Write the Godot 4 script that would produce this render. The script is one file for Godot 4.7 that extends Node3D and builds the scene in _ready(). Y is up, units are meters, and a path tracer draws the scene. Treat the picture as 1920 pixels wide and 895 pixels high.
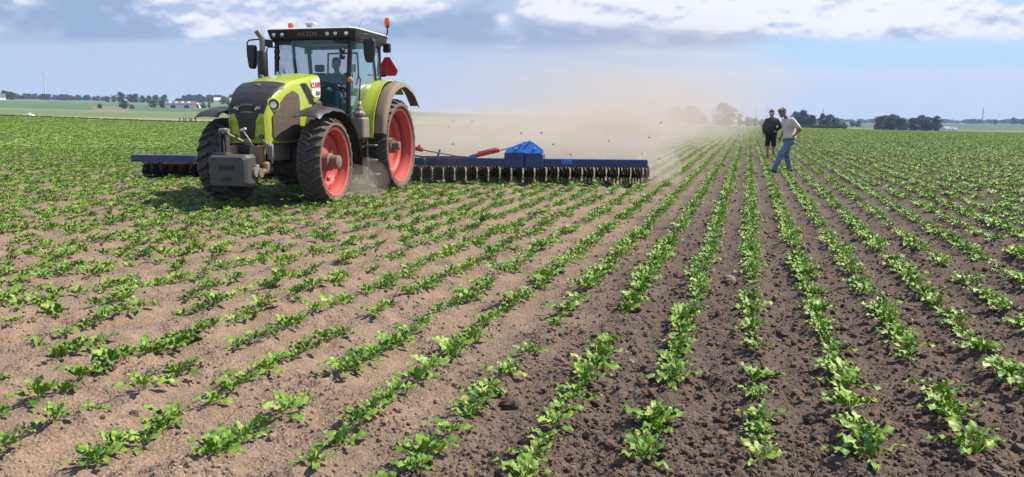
extends Node3D

# ------------------------------------------------------------------ small tools
var M := {}                       # materials
var TX := {}                      # computed textures
var rng := RandomNumberGenerator.new()
var used := {}
var n_big := FastNoiseLite.new()
var n_mid := FastNoiseLite.new()
var n_small := FastNoiseLite.new()
var n_cell := FastNoiseLite.new()
const ROW_TURN := deg_to_rad(15.75)
const TRACTOR_AT := Vector3(-3.75, 0, -18.4)
const TRACTOR_TURN := -deg_to_rad(12.0)
var row_n := Vector3(cos(ROW_TURN), 0, sin(ROW_TURN))      # across the crop rows
var row_d := Vector3(sin(ROW_TURN), 0, -cos(ROW_TURN))     # along the crop rows, away from the viewer

func numbered(called: String, parent: Node) -> String:
	var key := str(parent.get_instance_id()) + called
	var k: int = used.get(key, 0)
	used[key] = k + 1
	return called if k == 0 else "%s_%03d" % [called, k]

func tag(o: Node, label: String, category := "", group := "", kind := "") -> Node:
	if label: o.set_meta("label", label)
	if category: o.set_meta("category", category)
	if group: o.set_meta("group", group)
	if kind: o.set_meta("kind", kind)
	return o

func thing(called: String, label: String, category: String, at := Vector3.ZERO, turn := 0.0, group := "") -> Node3D:
	var o := Node3D.new()
	o.name = numbered(called, self)
	add_child(o, true)
	o.position = at
	o.rotation.y = turn
	tag(o, label, category, group)
	return o

func hold(called: String, parent: Node, at := Vector3.ZERO) -> Node3D:
	var o := Node3D.new()
	o.name = numbered(called, parent)
	parent.add_child(o, true)
	o.position = at
	return o

func put(called: String, mesh: Mesh, mat: Material, parent: Node, xf := Transform3D()) -> MeshInstance3D:
	var o := MeshInstance3D.new()
	o.name = numbered(called, parent)
	o.mesh = mesh
	o.material_override = mat
	parent.add_child(o, true)
	o.transform = xf
	return o

func obj(called: String, s: SurfaceTool, mat: Material, parent: Node, xf := Transform3D()) -> MeshInstance3D:
	s.generate_normals()
	return put(called, s.commit(), mat, parent, xf)

func mb() -> SurfaceTool:
	var s := SurfaceTool.new()
	s.begin(Mesh.PRIMITIVE_TRIANGLES)
	s.set_smooth_group(-1)
	return s

func done(s: SurfaceTool) -> ArrayMesh:
	s.generate_normals()
	return s.commit()

func tri(s: SurfaceTool, a: Vector3, b: Vector3, c: Vector3) -> void:
	s.add_vertex(a); s.add_vertex(b); s.add_vertex(c)

func quad(s: SurfaceTool, a: Vector3, b: Vector3, c: Vector3, d: Vector3) -> void:   # clockwise seen from its front
	tri(s, a, b, c); tri(s, a, c, d)

# a box with chamfered edges
func box(s: SurfaceTool, c: Vector3, size: Vector3, bev := 0.0, basis := Basis()) -> void:
	var h := size / 2
	s.set_smooth_group(-1)
	var e: float = minf(bev, minf(h.x, minf(h.y, h.z)) * 0.9)
	for ax in 3:
		var bx: int = (ax + 1) % 3
		var cx: int = (ax + 2) % 3
		for sg in [-1.0, 1.0]:
			var p := []
			for q in [[-1, -1], [-1, 1], [1, 1], [1, -1]]:
				var v := Vector3.ZERO
				v[ax] = sg * h[ax]
				v[bx] = q[0] * (h[bx] - e)
				v[cx] = q[1] * (h[cx] - e)
				p.append(c + basis * v)
			if sg > 0: quad(s, p[0], p[1], p[2], p[3])
			else: quad(s, p[0], p[3], p[2], p[1])
	if e <= 0.0: return
	for ax in 3:
		var bx: int = (ax + 1) % 3
		var cx: int = (ax + 2) % 3
		for sb in [-1.0, 1.0]:
			for sc in [-1.0, 1.0]:
				var p := []
				for q in [[-1, 0], [1, 0], [1, 1], [-1, 1]]:
					var v := Vector3.ZERO
					v[ax] = q[0] * (h[ax] - e)
					v[bx] = sb * (h[bx] - (e if q[1] else 0.0))
					v[cx] = sc * (h[cx] - (0.0 if q[1] else e))
					p.append(c + basis * v)
				if sb * sc > 0: quad(s, p[0], p[3], p[2], p[1])
				else: quad(s, p[0], p[1], p[2], p[3])
	for sx in [-1.0, 1.0]:
		for sy in [-1.0, 1.0]:
			for sz in [-1.0, 1.0]:
				var a := c + basis * Vector3(sx * h.x, sy * (h.y - e), sz * (h.z - e))
				var b := c + basis * Vector3(sx * (h.x - e), sy * h.y, sz * (h.z - e))
				var d := c + basis * Vector3(sx * (h.x - e), sy * (h.y - e), sz * h.z)
				if sx * sy * sz > 0: tri(s, a, d, b)
				else: tri(s, a, b, d)

func bar(s: SurfaceTool, a: Vector3, b: Vector3, w: float, t: float, bev := 0.0, up := Vector3.UP) -> void:   # a flat bar from a to b
	var z := (b - a).normalized()
	var x := up.cross(z)
	if x.length() < 0.01: x = Vector3.RIGHT
	x = x.normalized()
	box(s, (a + b) / 2, Vector3(w, t, a.distance_to(b)), bev, Basis(x, z.cross(x), z))

func ring_at(c: Vector3, ax: Vector3, r: float, n: int, side: Vector3) -> PackedVector3Array:
	var u := (side - ax * side.dot(ax)).normalized()
	var v := ax.cross(u)
	var out := PackedVector3Array()
	for i in n:
		var a := TAU * i / n
		out.append(c + (u * cos(a) + v * sin(a)) * r)
	return out

func loft(s: SurfaceTool, rings: Array, closed := true, cap := true, smooth := true) -> void:
	var n: int = rings[0].size()
	s.set_smooth_group(0 if smooth else -1)
	for k in rings.size() - 1:
		for i in (n if closed else n - 1):
			var j: int = (i + 1) % n
			quad(s, rings[k][i], rings[k][j], rings[k + 1][j], rings[k + 1][i])
	s.set_smooth_group(-1)
	if cap and closed:
		for e in 2:
			var r: PackedVector3Array = rings[0] if e == 0 else rings[-1]
			var c := Vector3.ZERO
			for p in r: c += p
			c /= n
			for i in n:
				if e == 0: tri(s, c, r[(i + 1) % n], r[i])
				else: tri(s, c, r[i], r[(i + 1) % n])

func tube(s: SurfaceTool, pts: Array, radii, n := 10, cap := true) -> void:
	var rings := []
	var side := Vector3(0.123, 0.31, 0.94)
	for i in pts.size():
		var a: Vector3 = pts[maxi(i - 1, 0)]
		var b: Vector3 = pts[mini(i + 1, pts.size() - 1)]
		var ax := (b - a).normalized()
		if absf(ax.dot(side.normalized())) > 0.95: side = Vector3(0.9, 0.3, 0.1)
		rings.append(ring_at(pts[i], ax, radii[i] if radii is Array else radii, n, side))
	loft(s, rings, true, cap)

# profile of (radius, distance along axis), turned round the axis +X of xf
func lathe(s: SurfaceTool, prof: Array, xf: Transform3D, n := 32, a0 := 0.0, a1 := TAU) -> void:
	var g := 1
	for k in prof.size() - 1:
		var p: Vector2 = prof[k]
		var q: Vector2 = prof[k + 1]
		if k > 0 and absf((p - prof[k - 1]).angle_to(q - p)) > 0.6: g += 1
		s.set_smooth_group(g)
		for i in n:
			var c := []
			for w in [[i, p], [i + 1, p], [i + 1, q], [i, q]]:
				var a: float = a0 + (a1 - a0) * w[0] / n
				c.append(xf * Vector3(w[1].y, cos(a) * w[1].x, sin(a) * w[1].x))
			if p.x < 1e-5: tri(s, c[0], c[2], c[3])
			elif q.x < 1e-5: tri(s, c[0], c[1], c[2])
			else: quad(s, c[0], c[1], c[2], c[3])
	s.set_smooth_group(-1)

# polygon in x,y pushed out along z
func extrude(s: SurfaceTool, poly: PackedVector2Array, z0: float, z1: float, xf := Transform3D(), bev := 0.0) -> void:
	s.set_smooth_group(-1)
	if Geometry2D.is_polygon_clockwise(poly): poly.reverse()
	var inner := poly
	if bev > 0.0:
		var off := Geometry2D.offset_polygon(poly, -bev, Geometry2D.JOIN_MITER)
		if off.size() == 1 and off[0].size() == poly.size():
			inner = off[0]
			if Geometry2D.is_polygon_clockwise(inner): inner.reverse()
			var best := 0
			for k in inner.size():
				if inner[k].distance_to(poly[0]) < inner[best].distance_to(poly[0]): best = k
			var turned := PackedVector2Array()
			for k in inner.size(): turned.append(inner[(best + k) % inner.size()])
			inner = turned
		else: bev = 0.0
	var idx := Geometry2D.triangulate_polygon(inner)
	for k in range(0, idx.size(), 3):
		var a := inner[idx[k]]; var b := inner[idx[k + 1]]; var c := inner[idx[k + 2]]
		if (b - a).cross(c - a) < 0:
			var t := b; b = c; c = t
		tri(s, xf * Vector3(a.x, a.y, z1), xf * Vector3(c.x, c.y, z1), xf * Vector3(b.x, b.y, z1))
		tri(s, xf * Vector3(a.x, a.y, z0), xf * Vector3(b.x, b.y, z0), xf * Vector3(c.x, c.y, z0))
	var n := poly.size()
	for i in n:
		var j := (i + 1) % n
		var p := poly[i]; var q := poly[j]
		quad(s, xf * Vector3(p.x, p.y, z0 + bev), xf * Vector3(p.x, p.y, z1 - bev), xf * Vector3(q.x, q.y, z1 - bev), xf * Vector3(q.x, q.y, z0 + bev))
		if bev > 0.0:
			var pi := inner[i]; var qi := inner[j]
			quad(s, xf * Vector3(p.x, p.y, z1 - bev), xf * Vector3(pi.x, pi.y, z1), xf * Vector3(qi.x, qi.y, z1), xf * Vector3(q.x, q.y, z1 - bev))
			quad(s, xf * Vector3(q.x, q.y, z0 + bev), xf * Vector3(qi.x, qi.y, z0), xf * Vector3(pi.x, pi.y, z0), xf * Vector3(p.x, p.y, z0 + bev))

# a thin curved sheet given as a grid of points, with a thickness
func sheet(s: SurfaceTool, grid: Array, t: float) -> void:
	var nr := grid.size()
	var nc: int = grid[0].size()
	var nor := []
	for i in nr:
		var line := []
		for j in nc:
			var du: Vector3 = grid[mini(i + 1, nr - 1)][j] - grid[maxi(i - 1, 0)][j]
			var dv: Vector3 = grid[i][mini(j + 1, nc - 1)] - grid[i][maxi(j - 1, 0)]
			line.append(du.cross(dv).normalized() * t)
		nor.append(line)
	for side in 2:
		s.set_smooth_group(side + 1)
		for i in nr - 1:
			for j in nc - 1:
				var a: Vector3 = grid[i][j] + nor[i][j] * side
				var b: Vector3 = grid[i + 1][j] + nor[i + 1][j] * side
				var c: Vector3 = grid[i + 1][j + 1] + nor[i + 1][j + 1] * side
				var d: Vector3 = grid[i][j + 1] + nor[i][j + 1] * side
				if side == 1: quad(s, a, d, c, b)
				else: quad(s, a, b, c, d)
	s.set_smooth_group(-1)
	for i in nr - 1:
		for j in [0, nc - 1]:
			var a: Vector3 = grid[i][j]; var b: Vector3 = grid[i + 1][j]
			if j == 0: quad(s, a, a + nor[i][j], b + nor[i + 1][j], b)
			else: quad(s, b, b + nor[i + 1][j], a + nor[i][j], a)
	for j in nc - 1:
		for i in [0, nr - 1]:
			var a: Vector3 = grid[i][j]; var b: Vector3 = grid[i][j + 1]
			if i == 0: quad(s, b, b + nor[i][j + 1], a + nor[i][j], a)
			else: quad(s, a, a + nor[i][j], b + nor[i][j + 1], b)

func xyz(at: Vector3, b := Basis()) -> Transform3D:
	return Transform3D(b, at)

func letters(text: String, height: float, depth: float, font := "Droid Sans") -> TextMesh:
	var t := TextMesh.new()
	var f := SystemFont.new()
	f.font_names = PackedStringArray([font])
	f.font_weight = 700
	t.font = f
	t.text = text
	t.font_size = 64
	t.pixel_size = height / 46.0
	t.depth = depth
	t.curve_step = 2.0
	return t

# ------------------------------------------------------------------ materials
func noise_tex(called: String, freq: float, lo: Color, hi: Color, size := 512, kind := FastNoiseLite.TYPE_SIMPLEX_SMOOTH, oct := 4, mid = null) -> NoiseTexture2D:
	var n := FastNoiseLite.new()
	n.seed = called.hash() % 1000
	n.noise_type = kind
	n.frequency = freq
	n.fractal_octaves = oct
	var t := NoiseTexture2D.new()
	t.width = size; t.height = size
	t.seamless = true
	t.noise = n
	var g := Gradient.new()
	g.set_color(0, lo)
	g.set_color(1, hi)
	if mid != null: g.add_point(mid[0], mid[1])
	t.color_ramp = g
	TX[called] = t
	return t

func mat(called: String, lin: Color, rough := 0.6, metal := 0.0, tex: Texture2D = null, scale := 1.0) -> StandardMaterial3D:
	var m := StandardMaterial3D.new()
	m.resource_name = called
	m.albedo_color = lin.linear_to_srgb()
	m.roughness = rough
	m.metallic = metal
	if tex:
		m.albedo_texture = tex
		m.uv1_triplanar = true
		m.uv1_scale = Vector3.ONE * scale
	M[called] = m
	return m

# dust and dried mud lying in patches over a painted or rubber surface (matter with a grain, spread by noise)
func dusty(called: String, lin: Color, dust: float, rough := 0.6, metal := 0.0, scale := 1.3) -> StandardMaterial3D:
	var key := "dust_%d" % int(dust * 100)
	if not TX.has(key):
		var d := Color(0.52, 0.45, 0.38)
		var a := d; a.a = clampf(dust * 1.3 - 0.22, 0.0, 1.0)
		var b := d; b.a = clampf(dust * 2.0 + 0.02, 0.0, 0.97)
		var c := d; c.a = dust
		noise_tex(key, 0.012, a, b, 512, FastNoiseLite.TYPE_SIMPLEX_SMOOTH, 6, [0.5, c])
	var m := mat(called, lin, rough, metal, null)
	m.detail_enabled = true
	m.detail_blend_mode = BaseMaterial3D.BLEND_MODE_MIX
	m.detail_albedo = TX[key]
	m.uv1_triplanar = true
	m.uv1_scale = Vector3.ONE * scale
	return m

func make_materials() -> void:
	var grain := noise_tex("grain", 0.05, Color(0.72, 0.72, 0.72), Color(1, 1, 1), 512, FastNoiseLite.TYPE_SIMPLEX_SMOOTH, 5)
	dusty("green_paint", Color(0.365, 0.46, 0.026), 0.08, 0.32)
	M.green_paint.clearcoat_enabled = true; M.green_paint.clearcoat = 0.5; M.green_paint.clearcoat_roughness = 0.15
	dusty("black_plastic", Color(0.011, 0.011, 0.012), 0.03, 0.45)
	dusty("dusty_black", Color(0.014, 0.014, 0.015), 0.06, 0.5)
	dusty("screen_mesh", Color(0.03, 0.027, 0.026), 0.28, 0.8, 0.0, 2.2)
	dusty("fender_dust", Color(0.10, 0.09, 0.08), 0.55, 0.8)
	dusty("tyre_tread", Color(0.034, 0.034, 0.036), 0.15, 0.75, 0.0, 2.0)
	dusty("tyre_wall", Color(0.06, 0.058, 0.056), 0.36, 0.85, 0.0, 2.0)
	dusty("rim_red", Color(0.52, 0.055, 0.060), 0.22, 0.5)
	dusty("hub_grey", Color(0.09, 0.07, 0.06), 0.40, 0.75)
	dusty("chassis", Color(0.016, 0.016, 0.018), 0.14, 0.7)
	dusty("weight_grey", Color(0.045, 0.047, 0.05), 0.05, 0.55)
	dusty("steel_grey", Color(0.22, 0.21, 0.20), 0.30, 0.6, 0.2)
	dusty("cast_ochre", Color(0.30, 0.16, 0.06), 0.35, 0.8)
	dusty("pump_brown", Color(0.12, 0.08, 0.06), 0.4, 0.7)
	mat("cab_black", Color(0.012, 0.013, 0.015), 0.4, 0.0, grain, 2.0)
	mat("roof_white", Color(0.78, 0.79, 0.80), 0.35, 0.0, grain, 1.0)
	mat("panel_white", Color(0.74, 0.72, 0.70), 0.45)
	mat("letter_red", Color(0.55, 0.015, 0.03), 0.5)
	mat("letter_grey", Color(0.16, 0.16, 0.17), 0.5)
	mat("letter_dark", Color(0.08, 0.08, 0.085), 0.4)
	mat("lamp_lens", Color(0.55, 0.57, 0.58), 0.12, 0.6)
	mat("chrome", Color(0.7, 0.7, 0.7), 0.2, 1.0)
	mat("exhaust_steel", Color(0.22, 0.20, 0.19), 0.4, 0.8)
	mat("beacon_orange", Color(0.70, 0.13, 0.03), 0.25)
	mat("indicator_orange", Color(0.75, 0.22, 0.06), 0.3)
	mat("sign_red", Color(0.62, 0.012, 0.03), 0.45)
	mat("mirror_glass", Color(0.8, 0.82, 0.85), 0.05, 1.0)
	var g := mat("cab_glass", Color(0.05, 0.22, 0.24), 0.03)
	g.transparency = BaseMaterial3D.TRANSPARENCY_ALPHA
	g.albedo_color.a = 0.30
	g.cull_mode = BaseMaterial3D.CULL_DISABLED
	mat("seat_cloth", Color(0.02, 0.022, 0.025), 0.9)
	# implement
	dusty("blue_shaded", Color(0.009, 0.036, 0.165), 0.05, 0.33, 0.0, 1.5)  # the hoe's blue, darkened: shade on the frame put into the colour
	dusty("blue_sunlit", Color(0.02, 0.16, 0.60), 0.03, 0.4)  # brighter copy of that blue, sunlight on the sloping plates put into it
	dusty("cylinder_red", Color(0.55, 0.03, 0.04), 0.06, 0.4)
	dusty("arm_steel", Color(0.06, 0.05, 0.045), 0.38, 0.55, 0.4, 3.0)
	dusty("tine_steel", Color(0.06, 0.055, 0.055), 0.06, 0.3, 0.85, 3.0)
	# people
	mat("skin", Color(0.42, 0.22, 0.15), 0.55, 0.0, grain, 8.0)
	mat("shirt_cream", Color(0.84, 0.78, 0.69), 0.9, 0.0, grain, 6.0)
	mat("denim", Color(0.22, 0.31, 0.46), 0.9, 0.0, noise_tex("denim_wear", 0.02, Color(0.55, 0.58, 0.62), Color(1, 1, 1), 256), 3.0)
	mat("navy_cloth", Color(0.012, 0.013, 0.022), 0.9, 0.0, grain, 6.0)
	mat("shorts_cloth", Color(0.018, 0.018, 0.018), 0.9, 0.0, grain, 6.0)
	mat("shoe_dark", Color(0.025, 0.022, 0.02), 0.7)
	mat("shoe_pale", Color(0.30, 0.29, 0.25), 0.7)
	mat("hair_grey", Color(0.20, 0.15, 0.13), 0.8, 0.0, grain, 20.0)
	mat("hair_dark", Color(0.03, 0.022, 0.018), 0.8)
	mat("cap_black", Color(0.02, 0.025, 0.02), 0.8)
	mat("cap_brim", Color(0.45, 0.47, 0.46), 0.7)
	mat("eye_dark", Color(0.02, 0.015, 0.01), 0.3)
	mat("lip", Color(0.30, 0.10, 0.08), 0.5)
	mat("belt", Color(0.02, 0.015, 0.012), 0.6)
	var ck := Image.create(64, 64, false, Image.FORMAT_RGBA8)
	for y in 64:
		for x in 64:
			var v: float = 0.5 + (0.28 if (x / 8) % 2 else 0.0) + (0.22 if (y / 8) % 2 else 0.0)
			ck.set_pixel(x, y, Color(v, v, v))
	mat("check_shirt", Color(0.07, 0.10, 0.16), 0.9, 0.0, ImageTexture.create_from_image(ck), 4.0)
	# far things
	mat("bark", Color(0.09, 0.07, 0.05), 0.9)
	mat("house_white", Color(0.75, 0.74, 0.70), 0.8)
	mat("barn_roof", Color(0.16, 0.16, 0.18), 0.7, 0.0, grain, 0.3)
	mat("skylight", Color(0.6, 0.6, 0.62), 0.4)
	mat("barn_red", Color(0.34, 0.07, 0.055), 0.8)
	mat("door_dark", Color(0.02, 0.02, 0.02), 0.7)
	mat("roof_red", Color(0.28, 0.11, 0.07), 0.8)
	mat("window_dark", Color(0.03, 0.035, 0.04), 0.2)
	mat("turbine_white", Color(0.62, 0.64, 0.66), 0.5)
	mat("mast_grey", Color(0.25, 0.26, 0.28), 0.6)
	mat("post_wood", Color(0.12, 0.09, 0.07), 0.9)
	mat("wrap_white", Color(0.80, 0.80, 0.78), 0.4)
	var tuft := noise_tex("tuft", 0.03, Color(0.62, 0.62, 0.62), Color(1, 1, 1), 256)
	for c in [["leaf_dark", Color(0.030, 0.060, 0.020)], ["leaf_mid", Color(0.045, 0.085, 0.028)], ["leaf_olive", Color(0.075, 0.10, 0.04)], ["leaf_hedge", Color(0.05, 0.10, 0.03)]]:
		var m := mat(c[0], c[1], 0.75, 0.0, tuft, 0.2)
		m.backlight_enabled = true
		m.backlight = Color(0.25, 0.32, 0.12)
		m.cull_mode = BaseMaterial3D.CULL_DISABLED
	# soil
	var soil := mat("soil", Color(1, 1, 1), 0.95, 0.0, noise_tex("soil_grain", 0.03, Color(0.55, 0.53, 0.51), Color(1, 1, 1), 1024, FastNoiseLite.TYPE_SIMPLEX_SMOOTH, 6), 1.6)
	soil.vertex_color_use_as_albedo = true
	soil.uv1_world_triplanar = true
	soil.heightmap_enabled = true
	soil.heightmap_texture = noise_tex("soil_bumps", 0.022, Color(0, 0, 0), Color(1, 1, 1), 1024, FastNoiseLite.TYPE_SIMPLEX_SMOOTH, 6)
	soil.heightmap_scale = 1.5
	var clod := mat("clod", Color(1, 1, 1), 0.95, 0.0, TX.soil_grain, 6.0)
	clod.vertex_color_use_as_albedo = true
	mat("clod_dark", Color(0.13, 0.09, 0.07), 0.95, 0.0, TX.soil_grain, 6.0)
	mat("stone_pale", Color(0.42, 0.36, 0.31), 0.8, 0.0, TX.soil_grain, 5.0)
	# beet leaf: pale midrib and side veins on a blade that is darker between them
	var im := Image.create(64, 128, false, Image.FORMAT_RGBA8)
	var nz := FastNoiseLite.new(); nz.seed = 4; nz.frequency = 0.06
	for y in 128:
		for x in 64:
			var u := absf(x / 63.0 - 0.5) * 2.0
			var v := y / 127.0
			var rib := exp(-pow(u / (0.09 - 0.05 * v), 2.0))
			var side := pow(maxf(0.0, cos((v * 7.5 - u * 1.1) * TAU)), 10.0) * clampf(1.1 - u, 0, 1) * 0.5
			var k := clampf(rib + side, 0, 1)
			var blade := Color(0.80, 0.86, 0.72).lerp(Color(0.95, 1.0, 0.85), 0.5 + 0.5 * nz.get_noise_2d(x * 1.7, y))
			im.set_pixel(x, y, blade.lerp(Color(1.0, 1.0, 0.95), k))
	var lt := ImageTexture.create_from_image(im)
	for c in [["beet_a", Color(0.18, 0.295, 0.045)], ["beet_b", Color(0.11, 0.21, 0.035)], ["beet_c", Color(0.25, 0.36, 0.07)], ["beet_d", Color(0.34, 0.36, 0.10)], ["beet_many", Color(1, 1, 1)]]:
		var m := mat(c[0], c[1], 0.5)
		m.albedo_texture = lt
		m.metallic_specular = 0.42
		m.backlight_enabled = true
		m.backlight = Color(0.40, 0.46, 0.10)
		m.cull_mode = BaseMaterial3D.CULL_DISABLED
	M.beet_many.vertex_color_use_as_albedo = true

# ------------------------------------------------------------------ the lie of the land
const LAND_U := [-0.62, -0.37, 0.0, 0.28, 0.5, 0.62]
const LAND_R := [145.0, 175.0, 300.0, 540.0, 900.0, 1500.0, 3000.0]
# how far (in thousandths) the ground lies below the eye's level at those distances, per direction
var land_e := [
	[-3.2, -3.8, -6.4, -11.5, -19.9, -21.2, -19.2],
	[3.8, 1.9, -3.8, -7.7, -17.3, -19.9, -18.6],
	[7.1, 5.8, 2.6, -1.3, -5.1, -5.1, -3.8],
	[9.0, 8.3, 8.3, 7.7, 5.8, 3.8, 1.9],
	[12.8, 12.8, 13.5, 12.8, 9.0, 5.1, 2.6],
	[14.1, 14.7, 15.4, 14.1, 9.6, 5.1, 2.6]]

func land_row(k: int, u: float) -> float:
	var i := 0
	while i < 4 and u > LAND_U[i + 1]: i += 1
	var t := clampf((u - LAND_U[i]) / (LAND_U[i + 1] - LAND_U[i]), 0, 1)
	t = lerpf(t, t * t * (3 - 2 * t), 0.5)
	return lerpf(land_e[i][k], land_e[i + 1][k], t)

func land(x: float, z: float) -> float:
	var r := sqrt(x * x + z * z)
	if r < 25.0: return 0.0
	var u := tan(clampf(atan2(x, -z), -0.555, 0.555))
	if r <= 145.0:
		return (1.55 - land_row(0, u) * 0.145) * pow((r - 25.0) / 120.0, 1.5)
	var k := 0
	while k < 5 and r > LAND_R[k + 1]: k += 1
	var t := clampf(log(r / LAND_R[k]) / log(LAND_R[k + 1] / LAND_R[k]), 0, 1)
	return 1.55 - lerpf(land_row(k, u), land_row(k + 1, u), t) * r * 0.001

func polar(u: float, r: float) -> Vector3:    # u: tangent of the bearing from straight ahead
	var a := atan(u)
	var x := sin(a) * r
	var z := -cos(a) * r
	return Vector3(x, land(x, z), z)

# how far the soil has been broken up by the first passes of the hoe (0: pale crust, 1: dark, freshly broken)
func worked(x: float, z: float) -> float:
	var n := x * row_n.x + z * row_n.z
	var w := n + 1.55 + 0.55 * n_mid.get_noise_2d(x * 0.7, z * 0.7) + 0.35 * n_big.get_noise_2d(x, z)
	return smoothstep(-0.9, 1.1, w)

func soil_height(x: float, z: float, w: float) -> float:
	var n := x * row_n.x + z * row_n.z
	var row := cos((n - 0.09) / 0.472 * TAU)
	var fade := 1.0
	var h := 0.018 * row
	var c1 := n_cell.get_noise_2d(x, z)                    # -1 in a lump's middle, up at its rim
	var c2 := n_cell.get_noise_2d(x * 2.3 + 40, z * 2.3)
	var lump := clampf(0.2 - c1, 0, 1)
	var crumb := clampf(0.2 - c2, 0, 1)
	h += w * (0.042 * lump * clampf(0.75 + 1.2 * n_mid.get_noise_2d(x * 1.7 + 3, z * 1.7), 0.2, 1.6) + 0.024 * crumb)
	h += (1 - w) * 1.35 * clampf(0.35 + 2.0 * n_mid.get_noise_2d(x * 0.8 + 7, z * 0.8), 0.0, 1.3) * (0.030 * lump + 0.014 * crumb)
	h += (1 - w) * (0.012 * crumb * clampf(0.4 + 1.4 * n_mid.get_noise_2d(x * 2.0, z * 2.0), 0, 1.4))
	h += (0.016 + 0.010 * (1.0 - w)) * n_mid.get_noise_2d(x, z) + 0.011 * n_small.get_noise_2d(x, z) * (0.4 + 0.8 * w)
	return h * fade

func land_color(x: float, z: float, r: float) -> Color:
	var g := n_big.get_noise_2d(x * 0.12, z * 0.12)
	if r < 145.0:
		var w := worked(x, z)
		var pale := Color(0.355, 0.258, 0.192)
		var dark := Color(0.150, 0.105, 0.081)
		var c := pale.lerp(dark, w)
		var s := n_mid.get_noise_2d(x * 1.6 + 9, z * 1.6)
		c = c * (1.0 + 0.20 * s + (0.20 * n_small.get_noise_2d(x * 0.6, z * 0.6) if r < 20 else 0.0))
		return c.lerp(Color(0.11, 0.17, 0.05), smoothstep(35.0, 110.0, r) * 0.7)
	var u := x / maxf(-z, 1.0) if z < 0 else (1.0 if x > 0 else -1.0)
	var edge := 1.0 + 0.012 * g
	var q := r * edge
	var green := Color(0.135, 0.235, 0.065)
	if u < 0.05:
		var c := Color(0.15, 0.235, 0.075)
		if q < 149.0: c = Color(0.035, 0.055, 0.02)
		elif q < 185.0: c = Color(0.30, 0.30, 0.14).lerp(Color(0.17, 0.22, 0.08), smoothstep(-0.3, 0.5, n_mid.get_noise_2d(x * 0.06, z * 0.06)))
		elif q < 215.0: c = Color(0.40, 0.39, 0.22)
		elif q < 290.0: c = Color(0.20, 0.25, 0.10)
		elif q < 400.0: c = Color(0.17, 0.27, 0.085)
		elif q < 520.0: c = Color(0.21, 0.29, 0.11)
		elif q < 545.0: c = Color(0.27, 0.34, 0.14)
		elif q < 690.0: c = Color(0.095, 0.20, 0.06)
		elif q < 840.0: c = Color(0.11, 0.22, 0.075)
		else: c = Color(0.17, 0.27, 0.13)
		if u > -0.50 and u < -0.455 and q > 545.0 and q < 690.0: c = Color(0.27, 0.24, 0.16)
		return c * (1.0 + 0.15 * g)
	var c := green
	if q < 150.0: c = Color(0.07, 0.11, 0.035)
	elif q < 175.0: c = Color(0.26, 0.30, 0.13)
	elif q < 400.0: c = Color(0.16, 0.27, 0.08)
	elif q < 700.0: c = Color(0.20, 0.27, 0.11)
	elif q < 1600.0: c = Color(0.06, 0.15, 0.05)
	else: c = Color(0.14, 0.2, 0.1)
	return c * (1.0 + 0.15 * g)

func build_ground() -> void:
	var rs := [0.0, 0.4]
	while rs[-1] < 2600.0:
		var r: float = rs[-1]
		var k := 1.05
		if r >= 2.4 and r < 13.0: k = 1.0048
		elif r >= 13.0 and r < 60.0: k = 1.016
		elif r >= 130 and r < 190: k = 1.012
		elif r >= 60: k = 1.03
		elif r < 2.4: k = 1.08
		rs.append(r * k)
	var az := []
	var a := -0.70
	while a < 0.70:
		az.append(a)
		a += 0.0046
	while a < TAU - 0.70:
		az.append(a)
		a += 0.12
	var nv := az.size()
	var pos := PackedVector3Array()
	var col := PackedColorArray()
	for r: float in rs:
		for b: float in az:
			var x := sin(b) * r
			var z := -cos(b) * r
			var y := land(x, z)
			if r < 60.0: y += soil_height(x, z, worked(x, z)) * (1.0 - smoothstep(30.0, 60.0, r))
			elif r > 150: y += 0.0008 * r * n_big.get_noise_2d(x * 0.08, z * 0.08)
			pos.append(Vector3(x, y, z))
			col.append(land_color(x, z, r))
	var idx := PackedInt32Array()
	for i in rs.size() - 1:
		for j in nv:
			var j2 := (j + 1) % nv
			var p := i * nv + j; var q := i * nv + j2
			idx.append_array([p, p + nv, q + nv, p, q + nv, q])
	var nor := PackedVector3Array()
	nor.resize(pos.size())
	for i in rs.size():
		for j in nv:
			var at := i * nv + j
			var up: Vector3 = pos[mini(i + 1, rs.size() - 1) * nv + j] - pos[maxi(i - 1, 0) * nv + j]
			var ac: Vector3 = pos[i * nv + (j + 1) % nv] - pos[i * nv + (j + nv - 1) % nv]
			var n := ac.cross(up)
			nor[at] = n.normalized() if i > 1 and n.y > 0 else Vector3.UP
	var arr := []
	arr.resize(Mesh.ARRAY_MAX)
	arr[Mesh.ARRAY_VERTEX] = pos
	arr[Mesh.ARRAY_NORMAL] = nor
	arr[Mesh.ARRAY_COLOR] = col
	arr[Mesh.ARRAY_INDEX] = idx
	var m := ArrayMesh.new()
	m.add_surface_from_arrays(Mesh.PRIMITIVE_TRIANGLES, arr)
	tag(put("field_ground", m, M.soil, self), "brown tilled soil of the crop field running out to the far meadows", "", "", "structure")

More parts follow.
